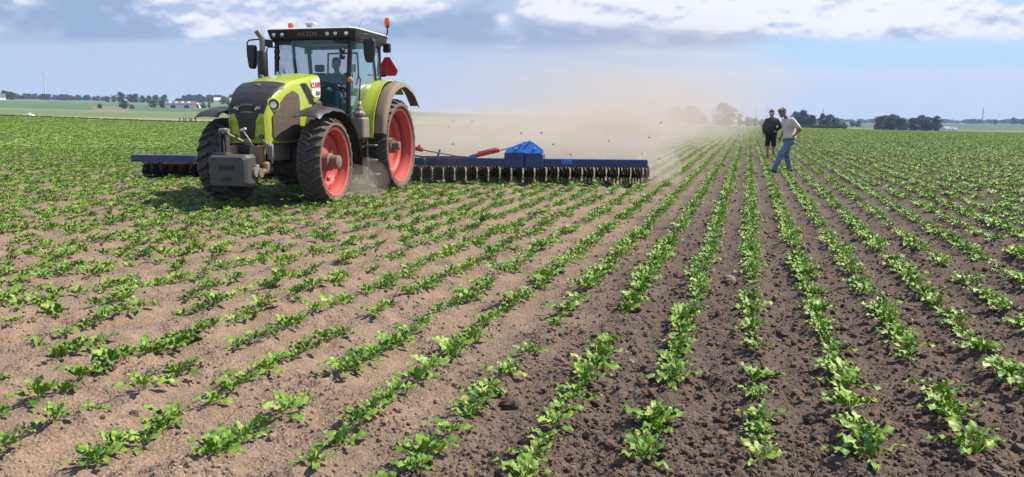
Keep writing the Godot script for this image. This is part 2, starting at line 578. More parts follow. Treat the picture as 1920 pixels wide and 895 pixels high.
# ------------------------------------------------------------------ clods and stones
func lump_mesh(seed_: int, nu := 8, nv := 5, squash := 0.7) -> ArrayMesh:
	var s := mb()
	s.set_smooth_group(-1)
	var f := FastNoiseLite.new()
	f.seed = seed_
	f.frequency = 0.9
	var at := func(i: int, j: int) -> Vector3:
		var th := PI * j / nv
		var ph := TAU * i / nu
		var d := Vector3(sin(th) * cos(ph), cos(th), sin(th) * sin(ph))
		var k := 1.0 + 0.45 * f.get_noise_3d(d.x, d.y, d.z) + 0.22 * f.get_noise_3d(d.x * 3, d.y * 3, d.z * 3)
		return Vector3(d.x, d.y * squash, d.z) * k
	for j in nv:
		for i in nu:
			var a = at.call(i, j); var b = at.call((i + 1) % nu, j); var c = at.call((i + 1) % nu, j + 1); var d = at.call(i, j + 1)
			if j > 0: tri(s, a, b, c)
			if j < nv - 1: tri(s, a, c, d)
	return done(s)

func multi(called: String, mesh: Mesh, m: Material, xs: Array, cs: Array, parent: Node) -> MultiMeshInstance3D:
	var mm := MultiMesh.new()
	mm.transform_format = MultiMesh.TRANSFORM_3D
	mm.use_colors = cs.size() > 0
	mm.mesh = mesh
	mm.instance_count = xs.size()
	for i in xs.size():
		mm.set_instance_transform(i, xs[i])
		if cs.size(): mm.set_instance_color(i, cs[i])
	var o := MultiMeshInstance3D.new()
	o.name = numbered(called, parent)
	o.multimesh = mm
	o.material_override = m
	parent.add_child(o, true)
	return o

func build_clods() -> void:
	var root := thing("soil_crumbs", "loose brown soil crumbs lying all over the field between the crop rows", "soil")
	tag(root, "", "", "", "stuff")
	var shapes := []
	for k in 5: shapes.append(lump_mesh(20 + k, 7, 4))
	var xs := [[], [], [], [], []]
	var cs := [[], [], [], [], []]
	var made := 0
	while made < 80000:
		var r := 2.6 * pow(rng.randf_range(1.0, 38.0 / 2.6), 1.0) if made % 5 == 0 else 2.6 + 11.5 * pow(rng.randf(), 1.6)
		var b := rng.randf_range(-0.66, 0.66)
		var x := sin(b) * r
		var z := -cos(b) * r
		var w := worked(x, z)
		made += 1
		if rng.randf() > 0.25 + 0.75 * w + 0.9 * n_mid.get_noise_2d(x * 0.8 + 7, z * 0.8): continue
		var size := 0.0036 + 0.0040 * (-log(maxf(rng.randf(), 0.002))) * (0.72 + 0.58 * w)
		if r > 14: size *= 1.6
		var k := rng.randi() % 5
		var y := land(x, z) + soil_height(x, z, w) + size * 0.25
		xs[k].append(Transform3D(Basis(Vector3(rng.randf() - 0.5, 1, rng.randf() - 0.5).normalized(), rng.randf() * TAU).scaled(Vector3.ONE * size), Vector3(x, y, z)))
		var c := land_color(x, z, minf(r, 20.0)) * rng.randf_range(0.85, 1.5)
		c.a = 1
		cs[k].append(c)
	for k in 5: multi("crumbs", shapes[k], M.clod, xs[k], cs[k], root)
	# clods and stones big enough to be told apart
	var big := [
		[-2.415, -4.82, 0.042, "dark", "large dark clod casting a shadow by the left beet rows"],
		[-1.985, -4.19, 0.026, "dark", "round dark clod beside a lone small beet plant at lower left"],
		[-0.01, -4.29, 0.055, "dark", "broad dark clod on the soil between two foreground beet rows, lower middle"],
		[-1.33, -4.02, 0.034, "dark", "dark brown clod lying among pale soil near the bottom edge left of the middle"],
		[1.52, -4.07, 0.034, "dark", "dark clod in broken soil near the bottom edge right of the middle"],
		[2.05, -7.7, 0.055, "pale", "pale angular stone on dark soil between beet rows at the right"],
		[1.98, -6.85, 0.03, "pale", "small pale stone just below the larger pale stone at the right"],
		[2.05, -7.1, 0.018, "pale", "tiny pale pebble close to the pale angular stone at the right"],
		[2.32, -3.96, 0.030, "dark", "dark clod half under the leaves at the lower right edge"],
		[0.75, -5.1, 0.022, "pale", "little pale stone in the dark soil right of the middle"],
		[-2.9, -9.0, 0.05, "pale", "pale grey stone among the dense leaves in front of the tractor's shadow"],
		[-4.1, -5.9, 0.03, "pale", "pale flat stone in the crusted soil at far left"]]
	var i := 0
	for b in big:
		var o := put("soil_clod" if b[3] == "dark" else "field_stone", lump_mesh(60 + i, 12, 8, 0.72), M.clod_dark if b[3] == "dark" else M.stone_pale, self)
		o.position = Vector3(b[0], soil_height(b[0], b[1], worked(b[0], b[1])) + b[2] * 0.35, b[1])
		o.scale = Vector3.ONE * b[2]
		o.rotation.y = i * 1.3
		tag(o, b[4], "clod" if b[3] == "dark" else "stone")
		i += 1

# ------------------------------------------------------------------ the beet crop
var leaf_shapes := []
var plant_kinds := []     # each: list of [leaf number, transform]

func leaf_mesh(k: int) -> ArrayMesh:
	var g := RandomNumberGenerator.new()
	g.seed = 300 + k
	var length := g.randf_range(0.150, 0.205)
	var wide := g.randf_range(0.0165, 0.025)
	var s := mb()
	s.set_smooth_group(0)
	var bend := g.randf_range(0.5, 1.3)
	var ph := g.randf() * TAU
	var rows := 8
	var grid := []
	var uvs := []
	var p := Vector3.ZERO
	var pitch := 0.0
	for i in rows + 1:
		var t := float(i) / rows
		var half: float
		if t < 0.37: half = 0.004
		else:
			var q := (t - 0.37) / 0.63
			half = wide * pow(sin(PI * pow(clampf(q * 0.97 + 0.03, 0, 1), 0.8)), 0.75) + 0.002
		var line := []
		var lu := []
		for j in 5:
			var a := (j - 2) / 2.0
			var wav := 0.0
			if t > 0.33: wav = sin(t * 19.0 + ph + (2.0 if j > 2 else 0.0)) * 0.014 * absf(a)
			var cup := absf(a) * half * (0.45 - 0.5 * t)
			line.append(p + Vector3(a * half * (1.0 + 0.22 * sin(t * 27 + ph * 2 + j)), cup + wav, 0).rotated(Vector3.RIGHT, pitch))
			lu.append(Vector2(0.5 + a * 0.5, t))
		grid.append(line)
		uvs.append(lu)
		var stepped := length / rows
		pitch = bend * t * t
		p += Vector3(0, 0, stepped).rotated(Vector3.RIGHT, pitch)
	for i in rows:
		for j in 4:
			if i < 2 and (j == 0 or j == 3): continue
			for c in [[i, j], [i + 1, j], [i + 1, j + 1], [i, j], [i + 1, j + 1], [i, j + 1]]:
				s.set_uv(uvs[c[0]][c[1]])
				s.add_vertex(grid[c[0]][c[1]])
	return done(s)

func make_plants() -> void:
	for k in 8: leaf_shapes.append(leaf_mesh(k))
	for k in 10:
		var leaves := []
		var n := rng.randi_range(10, 15)
		for i in n:
			var inner := float(i) / n
			var up := lerpf(0.58, 1.36, inner) + rng.randf_range(-0.22, 0.22)
			var turn := i * 2.4 + rng.randf_range(-0.4, 0.4)
			var size := lerpf(1.0, 0.62, inner) * rng.randf_range(0.8, 1.12)
			var b := Basis(Vector3.UP, turn) * Basis(Vector3.RIGHT, -up) * Basis(Vector3.BACK, rng.randf_range(-0.5, 0.5))
			leaves.append([rng.randi() % 8, Transform3D(b.scaled(Vector3.ONE * size), Vector3(rng.randf_range(-0.008, 0.008), 0.0, rng.randf_range(-0.008, 0.008)))])
		plant_kinds.append(leaves)

func merged_plant(k: int) -> ArrayMesh:
	var s := SurfaceTool.new()
	s.begin(Mesh.PRIMITIVE_TRIANGLES)
	for l in plant_kinds[k]: s.append_from(leaf_shapes[l[0]], 0, l[1])
	return s.commit()

func ordinal(n: int) -> String:
	var w := ["first", "second", "third", "fourth", "fifth", "sixth", "seventh", "eighth", "ninth", "tenth", "eleventh", "twelfth", "thirteenth", "fourteenth", "fifteenth", "sixteenth", "seventeenth", "eighteenth", "nineteenth", "twentieth"]
	if n < 20: return w[n]
	return "twenty-" + w[n - 20] if n < 29 else "thirtieth" if n == 29 else "thirty-" + w[n - 30]

# where plants stand along the nearest rows, as gaps and clusters go in the field (metres along the row)
func near_rows() -> Dictionary:
	return {
		-10: [4.45, 4.66, 4.88, 5.05, 5.23, 5.42, 5.63],
		-9: [3.7, 4.17, 4.3, 4.49, 5.39, 5.75, 5.97],
		-8: [3.28, 3.54, 3.69, 3.93, 4.21, 4.47, 4.74, 5.08, 5.5, 5.8],
		-7: [2.87, 3.39, 3.75, 3.95, 4.2, 4.67, 4.88, 5.1, 5.42, 5.69, 5.94],
		-6: [2.88, 3.17, 3.43, 3.91, 4.07, 4.24, 4.62, 4.98, 5.3, 5.82, 6.1],
		-5: [3.0, 3.09, 3.24, 3.5, 3.84, 4.29, 4.42, 4.5, 4.69, 4.88, 5.2, 5.6, 6.0],
		-4: [3.12, 3.38, 3.74, 3.93, 4.15, 4.35, 4.56, 4.85, 5.23, 5.67, 6.09, 6.4, 6.8],
		-3: [2.95, 3.27, 3.43, 3.57, 3.85, 3.98, 4.28, 4.48, 5.03, 5.88, 6.31, 6.71],
		-2: [3.15, 3.61, 4.04, 4.18, 4.33, 4.7, 4.85, 5.05, 5.49, 6.27, 6.5, 6.8],
		-1: [3.54, 3.72, 3.95, 4.03, 4.68, 4.75, 5.05, 5.25, 5.42, 5.6, 5.85, 6.05, 6.3, 6.5],
		0: [3.66, 4.0, 4.15, 4.46, 4.83, 5.49, 6.04, 6.3, 6.63, 6.8],
		1: [3.81, 4.15, 4.4, 4.6, 4.81, 5.0, 5.22, 5.5, 5.76, 6.1, 6.42, 6.6, 6.95],
		2: [3.98, 4.12, 4.38, 4.56, 4.7, 4.81, 5.52, 5.95, 6.2, 6.48, 6.88, 7.5, 7.8, 8.18],
		3: [4.99, 5.25, 5.49, 5.8, 6.03, 6.35, 6.61, 6.9, 7.22, 7.5, 7.9, 8.2, 8.46],
		4: [5.9, 6.2, 6.5, 6.8, 7.15, 7.5, 7.87]}

func blocked(x: float, z: float) -> bool:      # under the wheels of the tractor
	var q := (Vector3(x, 0, z) - TRACTOR_AT).rotated(Vector3.UP, -TRACTOR_TURN)
	for w in [[0.97, 2.97, 0.30], [-0.97, 2.97, 0.30], [1.1, -0.15, 0.35], [-1.1, -0.15, 0.35]]:
		if absf(q.x - w[0]) < 0.26 and absf(q.z - w[1]) < w[2]: return true
	return q.z < -2.0 and q.z > -2.9 and absf(q.x) < 6.6 and rng.randf() < 0.6

func build_crop() -> void:
	make_plants()
	var near := near_rows()
	var spots := []          # [distance, position, row, kind, turn, size, along]
	for k in range(-285, 140):
		var n := 0.09 + 0.472 * k
		var t := -20.0
		var listed: Array = near.get(k, [])
		for i in listed.size():
			spots.append([n + rng.randf_range(-0.02, 0.02), listed[i], k])
			if i + 1 < listed.size():      # smaller plants between them
				var gap: float = listed[i + 1] - listed[i]
				if gap > 0.22 and gap < 0.62 and rng.randf() < 0.75: spots.append([n + rng.randf_range(-0.03, 0.03), listed[i] + gap * rng.randf_range(0.4, 0.6), k])
		var from: float = listed[-1] + 0.17 if listed.size() else -6.0
		t = from
		while t < 160.0:
			var p := row_n * n + row_d * t
			var r := Vector2(p.x, p.z).length()
			if r > 152.0 and t > 0: break
			var step := 0.150 if r < 45 else 0.55
			step *= rng.randf_range(0.75, 1.3)
			if r < 45 and rng.randf() < (0.085 if n < -2.0 else 0.05): step += rng.randf_range(0.15, 0.6)
			t += step
			if p.z < -1.2 and r > 2.2 and absf(atan2(p.x, -p.z)) < 0.68 and r < 151:
				spots.append([n + rng.randfn() * (0.045 if n < -2.0 else 0.025), t, k])
	var ranked := []
	for q in spots:
		var p: Vector3 = row_n * q[0] + row_d * q[1]
		if blocked(p.x, p.z): continue
		var r := Vector2(p.x, p.z).length()
		var seen: bool = absf(p.x / -p.z) < 0.635 and r > 3.45
		ranked.append([r if seen else r + 10000.0, p, q[2], r, q[1]])
	ranked.sort_custom(func(a, b): return a[0] < b[0])
	# the 300 that show largest: one thing each, its leaves its parts
	var rows := {}
	for i in 300:
		var k: int = ranked[i][2]
		if not rows.has(k): rows[k] = []
		rows[k].append(i)
	var greens := [M.beet_a, M.beet_b, M.beet_a, M.beet_c]
	var protos := []
	for k in 10: protos.append(null)
	for k: int in rows:
		var line: Array = rows[k]
		line.sort_custom(func(a, b): return ranked[a][4] < ranked[b][4])
		var which := "the crop row pointing just left of the two men"
		if k < 0: which = "%s crop row left of the near-vertical one" % ordinal(-k - 1)
		elif k > 0: which = "%s crop row right of the near-vertical one" % ordinal(k - 1)
		else: which = "the near-vertical crop row"
		for j in line.size():
			var it: Array = ranked[line[j]]
			var p: Vector3 = it[1]
			var kind := rng.randi() % 10
			var o: Node3D
			if protos[kind] == null:
				o = thing("beet_plant", "", "")
				protos[kind] = o
				for l in plant_kinds[kind]: put("leaf", leaf_shapes[l[0]], M.beet_d if rng.randf() < 0.035 else greens[(kind + rng.randi() % 3) % 4], o, l[1])
			else:
				o = protos[kind].duplicate()
				o.name = numbered("beet_plant", self)
				add_child(o, true)
			o.position = Vector3(p.x, soil_height(p.x, p.z, worked(p.x, p.z)) - 0.006, p.z)
			o.rotation = Vector3(rng.randf_range(-0.12, 0.12), rng.randf() * TAU, rng.randf_range(-0.12, 0.12))
			o.scale = Vector3.ONE * rng.randf_range(0.66, 1.14) * (0.62 if rng.randf() < 0.15 else 1.0)
			tag(o, "beet plant, %s from the near end of %s" % [ordinal(j), which], "beet plant", "beet plants in the foreground rows")
	# all the rest of the crop
	var root := thing("beet_crop", "green beet leaves of the crop rows farther off, running out to the field's edge", "crop")
	tag(root, "", "", "", "stuff")
	var xs := []; var cs := []
	for k in 10: xs.append([]); cs.append([])
	for i in range(300, ranked.size()):
		var it: Array = ranked[i]
		var p: Vector3 = it[1]
		var r: float = it[3]
		var kind := rng.randi() % 10
		var far := smoothstep(45.0, 46.0, r)
		var size := rng.randf_range(0.6, 1.14) * lerpf(0.98, 1.2, far)
		var y := land(p.x, p.z) + (soil_height(p.x, p.z, worked(p.x, p.z)) - 0.006 if r < 45 else 0.0)
		var b := Basis(Vector3.UP, rng.randf() * TAU).scaled(Vector3(size, size, size))
		if r >= 45.0: b = Basis(Vector3.UP, -ROW_TURN) * Basis.from_scale(Vector3(1, 1, 2.3)) * b
		xs[kind].append(Transform3D(b, Vector3(p.x, y, p.z)))
		var v := rng.randf()
		var c := Color(0.115, 0.215, 0.034).lerp(Color(0.27, 0.38, 0.075), v)
		cs[kind].append(c)
	for k in 10: multi("beet_leaves", merged_plant(k), M.beet_many, xs[k], cs[k], root)

# ------------------------------------------------------------------ the tractor (own axes: +Z forward, +X its left side)
func tyre_mesh(R: float, w: float, rim: float, lugs: int) -> Array:
	var s := mb()
	var h := w / 2
	var body := R - 0.062
	lathe(s, [Vector2(rim, -h * 0.80), Vector2(rim + 0.03, -h * 0.86), Vector2(lerpf(rim, body, 0.45), -h * 0.99), Vector2(lerpf(rim, body, 0.8), -h * 0.97), Vector2(body - 0.02, -h * 0.86), Vector2(body - 0.02, h * 0.86), Vector2(lerpf(rim, body, 0.8), h * 0.97), Vector2(lerpf(rim, body, 0.45), h * 0.99), Vector2(rim + 0.03, h * 0.86), Vector2(rim, h * 0.80)], Transform3D(), 56)
	var t := mb()
	for k in lugs:
		for sd in [-1.0, 1.0]:
			var a0: float = TAU * (k + (0.5 if sd > 0 else 0.0)) / lugs
			# a bar that starts at the tread's middle and sweeps back to the shoulder
			var rings := []
			for q in 5:
				var u := q / 4.0
				var x: float = sd * lerpf(-0.02, h * 0.97, u)
				var a: float = a0 - 0.30 * u * (w / R) * 0.9 - 0.02
				var top: float = R - 0.012 * pow(u, 3) - (0.045 if q == 4 else 0.0)
				var foot: float = body - 0.03 - (0.05 if q == 4 else 0.0)
				var th: float = lerpf(0.026, 0.036, u) / R
				var ring := PackedVector3Array()
				for c in [[foot, th * 1.2], [top, th * 0.7], [top, -th * 0.7], [foot, -th * 1.2]]:
					ring.append(Vector3(x, cos(a + c[1]) * c[0], sin(a + c[1]) * c[0]))
				if sd < 0: ring.reverse()
				rings.append(ring)
			loft(t, rings, true, true, false)
	var g := mb()
	lathe(g, [Vector2(body - 0.025, -h * 0.88), Vector2(body + 0.002, -h * 0.6), Vector2(body + 0.012, 0), Vector2(body + 0.002, h * 0.6), Vector2(body - 0.025, h * 0.88)], Transform3D(), 56)
	return [done(s), done(t), done(g)]

func rim_mesh(rim: float, w: float, front: bool) -> ArrayMesh:
	var s := mb()
	var h := w / 2
	var dish: float = 0.02 if front else -0.02
	lathe(s, [Vector2(rim - 0.07, -0.03), Vector2(rim - 0.075, 0.0), Vector2(rim - 0.06, h * 0.45), Vector2(rim - 0.035, h * 0.62), Vector2(rim - 0.03, h * 0.80), Vector2(rim + 0.012, h * 0.88)], Transform3D(), 56)
	if front:
		lathe(s, [Vector2(rim - 0.072, dish - 0.03), Vector2(rim - 0.10, dish), Vector2(rim - 0.15, dish + 0.02), Vector2(rim - 0.19, dish + 0.02), Vector2(rim - 0.235, dish - 0.05), Vector2(rim - 0.30, dish - 0.06), Vector2(0.12, dish - 0.03)], Transform3D(), 56)
	else:
		lathe(s, [Vector2(rim - 0.075, dish - 0.02), Vector2(rim - 0.13, dish + 0.02), Vector2(rim - 0.22, dish + 0.03), Vector2(rim - 0.27, dish - 0.01), Vector2(rim - 0.29, dish - 0.10), Vector2(rim - 0.40, dish - 0.12), Vector2(0.1, dish - 0.14)], Transform3D(), 56)
	return done(s)

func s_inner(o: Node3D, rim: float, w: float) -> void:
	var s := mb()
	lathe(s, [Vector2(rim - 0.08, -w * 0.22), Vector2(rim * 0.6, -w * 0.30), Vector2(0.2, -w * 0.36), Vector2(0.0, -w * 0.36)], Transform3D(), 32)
	obj("rim_shade_disc", s, M.chassis, o)  # dark disc added behind the rim, standing in for shade inside the wheel
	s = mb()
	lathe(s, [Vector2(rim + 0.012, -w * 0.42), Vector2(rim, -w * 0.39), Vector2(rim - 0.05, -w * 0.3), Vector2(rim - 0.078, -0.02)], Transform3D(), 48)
	obj("shaded_inner_rim", s, M.chassis, o)  # rim's inner barrel coloured dark in place of the shade on it

func wheel(root: Node3D, at: Vector3, side: float, R: float, w: float, rim: float, lugs: int, front: bool, roll: float) -> void:
	var o := hold("front_wheel" if front else "rear_wheel", root, at)
	if side < 0: o.rotation.y = PI
	var spin := Basis(Vector3.RIGHT, roll)
	var ty := tyre_mesh(R, w, rim, lugs)
	put("tyre", ty[0], M.tyre_wall, o)
	put("tread", ty[1], M.tyre_tread, o, Transform3D(spin, Vector3.ZERO))
	put("tread_base", ty[2], M.tyre_tread, o)
	put("rim", rim_mesh(rim, w, front), M.rim_red, o)
	var h := mb()
	if front:
		lathe(h, [Vector2(0.0, 0.28), Vector2(0.10, 0.28), Vector2(0.125, 0.265), Vector2(0.13, 0.12), Vector2(0.165, 0.10), Vector2(0.17, -0.05)], Transform3D(), 28)
	else:
		lathe(h, [Vector2(0.0, 0.20), Vector2(0.07, 0.20), Vector2(0.09, 0.185), Vector2(0.095, 0.04), Vector2(0.17, 0.02), Vector2(0.175, -0.2)], Transform3D(), 28)
	obj("hub", h, M.hub_grey, o)
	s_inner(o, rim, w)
	# bolts round the dish, stubs of the dish's brackets
	var nb := 10 if front else 12
	var br := rim - 0.17 if front else 0.145
	for k in nb:
		var b := mb()
		var a := TAU * k / nb + 0.2
		var c := Vector3(0.035 if front else 0.035, cos(a) * br, sin(a) * br)
		tube(b, [c, c + Vector3(0.03, 0, 0)], 0.016, 6)
		obj("wheel_bolt", b, M.rim_red if front else M.hub_grey, o)
	if front:
		for k in 4:
			var b := mb()
			var a := TAU * k / 4 + 0.5
			var c := Vector3(-0.02, cos(a) * (rim - 0.26), sin(a) * (rim - 0.26))
			box(b, c, Vector3(0.05, 0.10, 0.11), 0.012, Basis(Vector3.RIGHT, a))
			obj("rim_lug", b, M.rim_red, o)

# the hood as a surface: z along, t from the top's middle (0) round the shoulder (0.5) to the lower edge (1)
const HOOD := [[2.10, 0.50, 2.31, 2.43], [2.5, 0.50, 2.27, 2.385], [3.0, 0.49, 2.165, 2.30], [3.3, 0.47, 2.08, 2.235], [3.55, 0.445, 2.00, 2.14], [3.75, 0.415, 1.89, 2.02], [3.88, 0.385, 1.77, 1.90], [3.96, 0.35, 1.66, 1.77], [3.99, 0.32, 1.58, 1.66]]

func hood_bottom(z: float) -> float:
	if z < 2.4: return lerpf(1.95, 1.86, (z - 2.1) / 0.3)
	if z < 2.72: return lerpf(1.86, 1.58, (z - 2.4) / 0.32)
	if z < 2.92: return lerpf(1.58, 1.14, (z - 2.72) / 0.2)
	return 1.14

func hood_at(z: float, t: float, side: float, off := 0.0) -> Vector3:
	var k := 0
	while k < HOOD.size() - 2 and z > HOOD[k + 1][0]: k += 1
	var f := clampf((z - HOOD[k][0]) / (HOOD[k + 1][0] - HOOD[k][0]), 0, 1)
	var w := lerpf(HOOD[k][1], HOOD[k + 1][1], f) + off
	var ys := lerpf(HOOD[k][2], HOOD[k + 1][2], f)
	var yt := lerpf(HOOD[k][3], HOOD[k + 1][3], f) + off
	var r := minf(0.085, w * 0.3)
	if t < 0.35:
		var u := t / 0.35
		return Vector3(side * (w - r) * u, lerpf(yt, yt - 0.035, u * u), z)
	if t < 0.6:
		var a := (t - 0.35) / 0.25 * PI / 2
		return Vector3(side * (w - r + r * sin(a)), lerpf(ys, yt - 0.035, cos(a)), z)
	var q := (t - 0.6) / 0.4
	return Vector3(side * (w + 0.012 * sin(q * PI)), lerpf(ys, hood_bottom(z), q), z)

func hood_t(z: float, y: float) -> float:      # where on the side that height is
	var k := 0
	while k < HOOD.size() - 2 and z > HOOD[k + 1][0]: k += 1
	var f := clampf((z - HOOD[k][0]) / (HOOD[k + 1][0] - HOOD[k][0]), 0, 1)
	var ys := lerpf(HOOD[k][2], HOOD[k + 1][2], f)
	return clampf(0.6 + 0.4 * (ys - y) / (ys - hood_bottom(z)), 0.36, 1.0)

func side_panel(s: SurfaceTool, side: float, cols: Array, off: float, thick: float) -> void:     # cols: [z, low y, high y]
	var grid := []
	for k in cols.size() - 1:
		for q in (4 if k < cols.size() - 2 else 5):
			var f := q / 4.0
			var z := lerpf(cols[k][0], cols[k + 1][0], f)
			var lo := lerpf(cols[k][1], cols[k + 1][1], f)
			var hi := lerpf(cols[k][2], cols[k + 1][2], f)
			var line := []
			for j in 9: line.append(hood_at(z, hood_t(z, lerpf(lo, hi, j / 8.0)), side, off))
			if side > 0: line.reverse()
			grid.append(line)
	sheet(s, grid, thick)

func build_hood(root: Node3D) -> void:
	var hood := hold("hood", root)
	var s := mb()
	var zs := []
	for k in 40: zs.append(lerpf(2.10, 3.99, k / 39.0))
	var rings := []
	for z in zs:
		var ring := PackedVector3Array()
		for j in range(24, 0, -1): ring.append(hood_at(z, j / 24.0, -1))
		for j in range(0, 25): ring.append(hood_at(z, j / 24.0, 1))
		rings.append(ring)
	loft(s, rings, false, false)
	# the front: a flat face below the nose, closed down to the lower edge
	var nose: PackedVector3Array = rings[-1]
	s.set_smooth_group(-1)
	var face := PackedVector3Array([Vector3(-0.36, 1.14, 3.93), Vector3(-0.365, 1.5, 3.95)])
	for p in nose:
		if p.y > 1.57: face.append(p)
	face.append(Vector3(0.365, 1.5, 3.95)); face.append(Vector3(0.36, 1.14, 3.93))
	var mid := Vector3(0, 1.4, 3.995)
	for i in face.size() - 1: tri(s, mid, face[i + 1], face[i])
	tri(s, mid, face[0], face[-1])
	for sd in [-1.0, 1.0]:     # the rounded front corner
		var g := []
		for i in 6:
			var y := lerpf(1.14, 1.6, i / 5.0)
			g.append([hood_at(3.86, hood_t(3.86, y), sd), Vector3(sd * lerpf(0.385, 0.375, i / 5.0), y, 3.905), Vector3(sd * lerpf(0.36, 0.355, i / 5.0), y, 3.94)])
		sheet(s, g, 0.006 * -sd)
	obj("hood_shell", s, M.green_paint, hood)
	# black nose cap
	s = mb()
	var grid := []
	for k in 24:
		var z := lerpf(3.36, 3.985, k / 23.0)
		var tl := 0.46
		if k < 16: tl = lerpf(0.52, 0.44, k / 16.0)
		else: tl = lerpf(0.44, 0.50, (k - 16) / 8.0)
		if k < 4: tl *= lerpf(0.86, 1.0, k / 4.0)
		var line := []
		for j in 21:
			var t: float = (j - 10) / 10.0 * tl
			line.append(hood_at(z, absf(t), 1.0 if t >= 0 else -1.0, 0.010))
		grid.append(line)
	sheet(s, grid, 0.008)
	obj("nose_cap", s, M.dusty_black, hood)
	s = mb()      # the dark grille below it, narrowing downwards
	extrude(s, PackedVector2Array([Vector2(-0.235, 1.67), Vector2(0.235, 1.67), Vector2(0.17, 1.52), Vector2(0.12, 1.22), Vector2(-0.12, 1.22), Vector2(-0.17, 1.52)]), 3.975, 4.006, Transform3D(), 0.008)
	obj("grille", s, M.dusty_black, hood)
	for k in 7:
		s = mb()
		var y := 1.27 + k * 0.045
		box(s, Vector3(0, y, 4.009), Vector3(0.21 + 0.008 * k, 0.016, 0.012), 0.003)
		obj("grille_slat", s, M.black_plastic, hood)
	put("maker_name", letters("CLAAS", 0.055, 0.01), M.letter_dark, hood, Transform3D(Basis(Vector3.RIGHT, -0.95), Vector3(0, 1.80, 3.965)))
	s = mb()
	box(s, Vector3(0, 2.16, 3.56), Vector3(0.07, 0.02, 0.03), 0.006, Basis(Vector3.RIGHT, 0.4))
	obj("hood_badge", s, M.chrome, hood)
	for sd in [-1.0, 1.0]:
		# round lamp low in the nose, with its rim
		var lamp := hold("headlight", hood)
		s = mb()
		var lx := Transform3D(Basis(Vector3.UP, -PI / 2 + 0.12 * sd), Vector3(sd * 0.205, 1.725, 3.945))
		lathe(s, [Vector2(0.0, 0.03), Vector2(0.05, 0.035), Vector2(0.058, 0.03)], lx, 20)
		obj("lens", s, M.lamp_lens, lamp)
		s = mb()
		lathe(s, [Vector2(0.058, 0.03), Vector2(0.062, 0.045), Vector2(0.076, 0.04), Vector2(0.08, -0.04)], lx, 20)
		obj("lamp_ring", s, M.black_plastic, lamp)
		# small lamp at the foot of the face
		s = mb()
		lathe(s, [Vector2(0.0, 0.02), Vector2(0.03, 0.02), Vector2(0.034, 0.03), Vector2(0.045, 0.03), Vector2(0.05, -0.02)], Transform3D(Basis(Vector3.UP, -PI / 2), Vector3(sd * 0.25, 1.25, 3.955)), 16)
		obj("fog_lamp", s, M.hub_grey, hood)
		# big lamp at the corner, in a green frame
		var big := hold("headlight", hood)
		s = mb()
		var at := hood_at(3.80, hood_t(3.80, 1.80), sd)
		var bx := Transform3D(Basis(Vector3.UP, -PI / 2 + sd * 0.95), at)
		lathe(s, [Vector2(0.0, 0.022), Vector2(0.055, 0.025), Vector2(0.066, 0.018)], bx, 22)
		obj("lens", s, M.lamp_lens, big)
		s = mb()
		lathe(s, [Vector2(0.066, 0.015), Vector2(0.075, 0.03), Vector2(0.085, 0.03), Vector2(0.09, -0.04)], bx, 22)
		obj("lamp_ring", s, M.black_plastic, big)
		s = mb()
		lathe(s, [Vector2(0.092, 0.0), Vector2(0.098, 0.028), Vector2(0.122, 0.022), Vector2(0.135, -0.05)], bx, 24)
		obj("lamp_frame", s, M.green_paint, big)
		# dusty mesh screen on the side
		s = mb()
		side_panel(s, sd, [[3.00, 1.84, 1.90], [3.03, 1.22, 2.00], [3.22, 1.19, 2.06], [3.45, 1.17, 1.97], [3.62, 1.17, 1.84], [3.80, 1.20, 1.66], [3.85, 1.30, 1.60]], 0.008, 0.012)
		obj("side_screen", s, M.screen_mesh, hood)
		# louvres
		for k in 9:
			s = mb()
			var f := k / 8.0
			var zc := lerpf(2.80, 2.50, f)
			var yc := lerpf(2.19, 1.86, f)
			side_panel(s, sd, [[zc - 0.12, yc - 0.010, yc + 0.010], [zc + 0.12, yc - 0.004, yc + 0.016]], 0.004, 0.010)
			obj("louvre", s, M.dusty_black, hood)
		s = mb()
		side_panel(s, sd, [[2.38, 1.84, 1.90], [2.50, 1.83, 2.06], [2.68, 1.98, 2.21], [2.90, 2.17, 2.22]], 0.002, 0.003)
		obj("louvre_recess", s, M.dusty_black, hood)
		# white name panel with the maker's name and the number under it
		s = mb()
		side_panel(s, sd, [[2.13, 1.97, 2.35], [2.36, 1.965, 2.33], [2.50, 2.02, 2.29]], 0.005, 0.005)
		obj("name_panel", s, M.panel_white, hood)
		var turn := Basis(Vector3.UP, PI / 2 * sd)
		var pos := Vector3(sd * 0.523, 2.195, 2.31)
		put("maker_name", letters("CLAAS", 0.105, 0.008), M.letter_red, hood, Transform3D(turn * Basis(Vector3.BACK, 0.08) * Basis.from_scale(Vector3(0.9, 1, 1)), pos))
		put("model_number", letters("850", 0.075, 0.008), M.letter_grey, hood, Transform3D(turn, Vector3(sd * 0.528, 2.045, 2.25)))
		s = mb()      # trim line between screen and lower rail
		side_panel(s, sd, [[2.96, 1.135, 1.16], [3.4, 1.13, 1.155], [3.86, 1.13, 1.155]], 0.012, 0.012)
		obj("lower_rail", s, M.green_paint, hood)

func frame_sheet(root: Node, called: String, m: Material, pts: Array, r: float) -> void:
	var s := mb()
	tube(s, pts, r, 8)
	obj(called, s, m, root)

func pane(root: Node, a: Vector3, b: Vector3, c: Vector3, d: Vector3) -> void:
	var s := mb()
	quad(s, a, b, c, d)
	obj("window_pane", s, M.cab_glass, root)

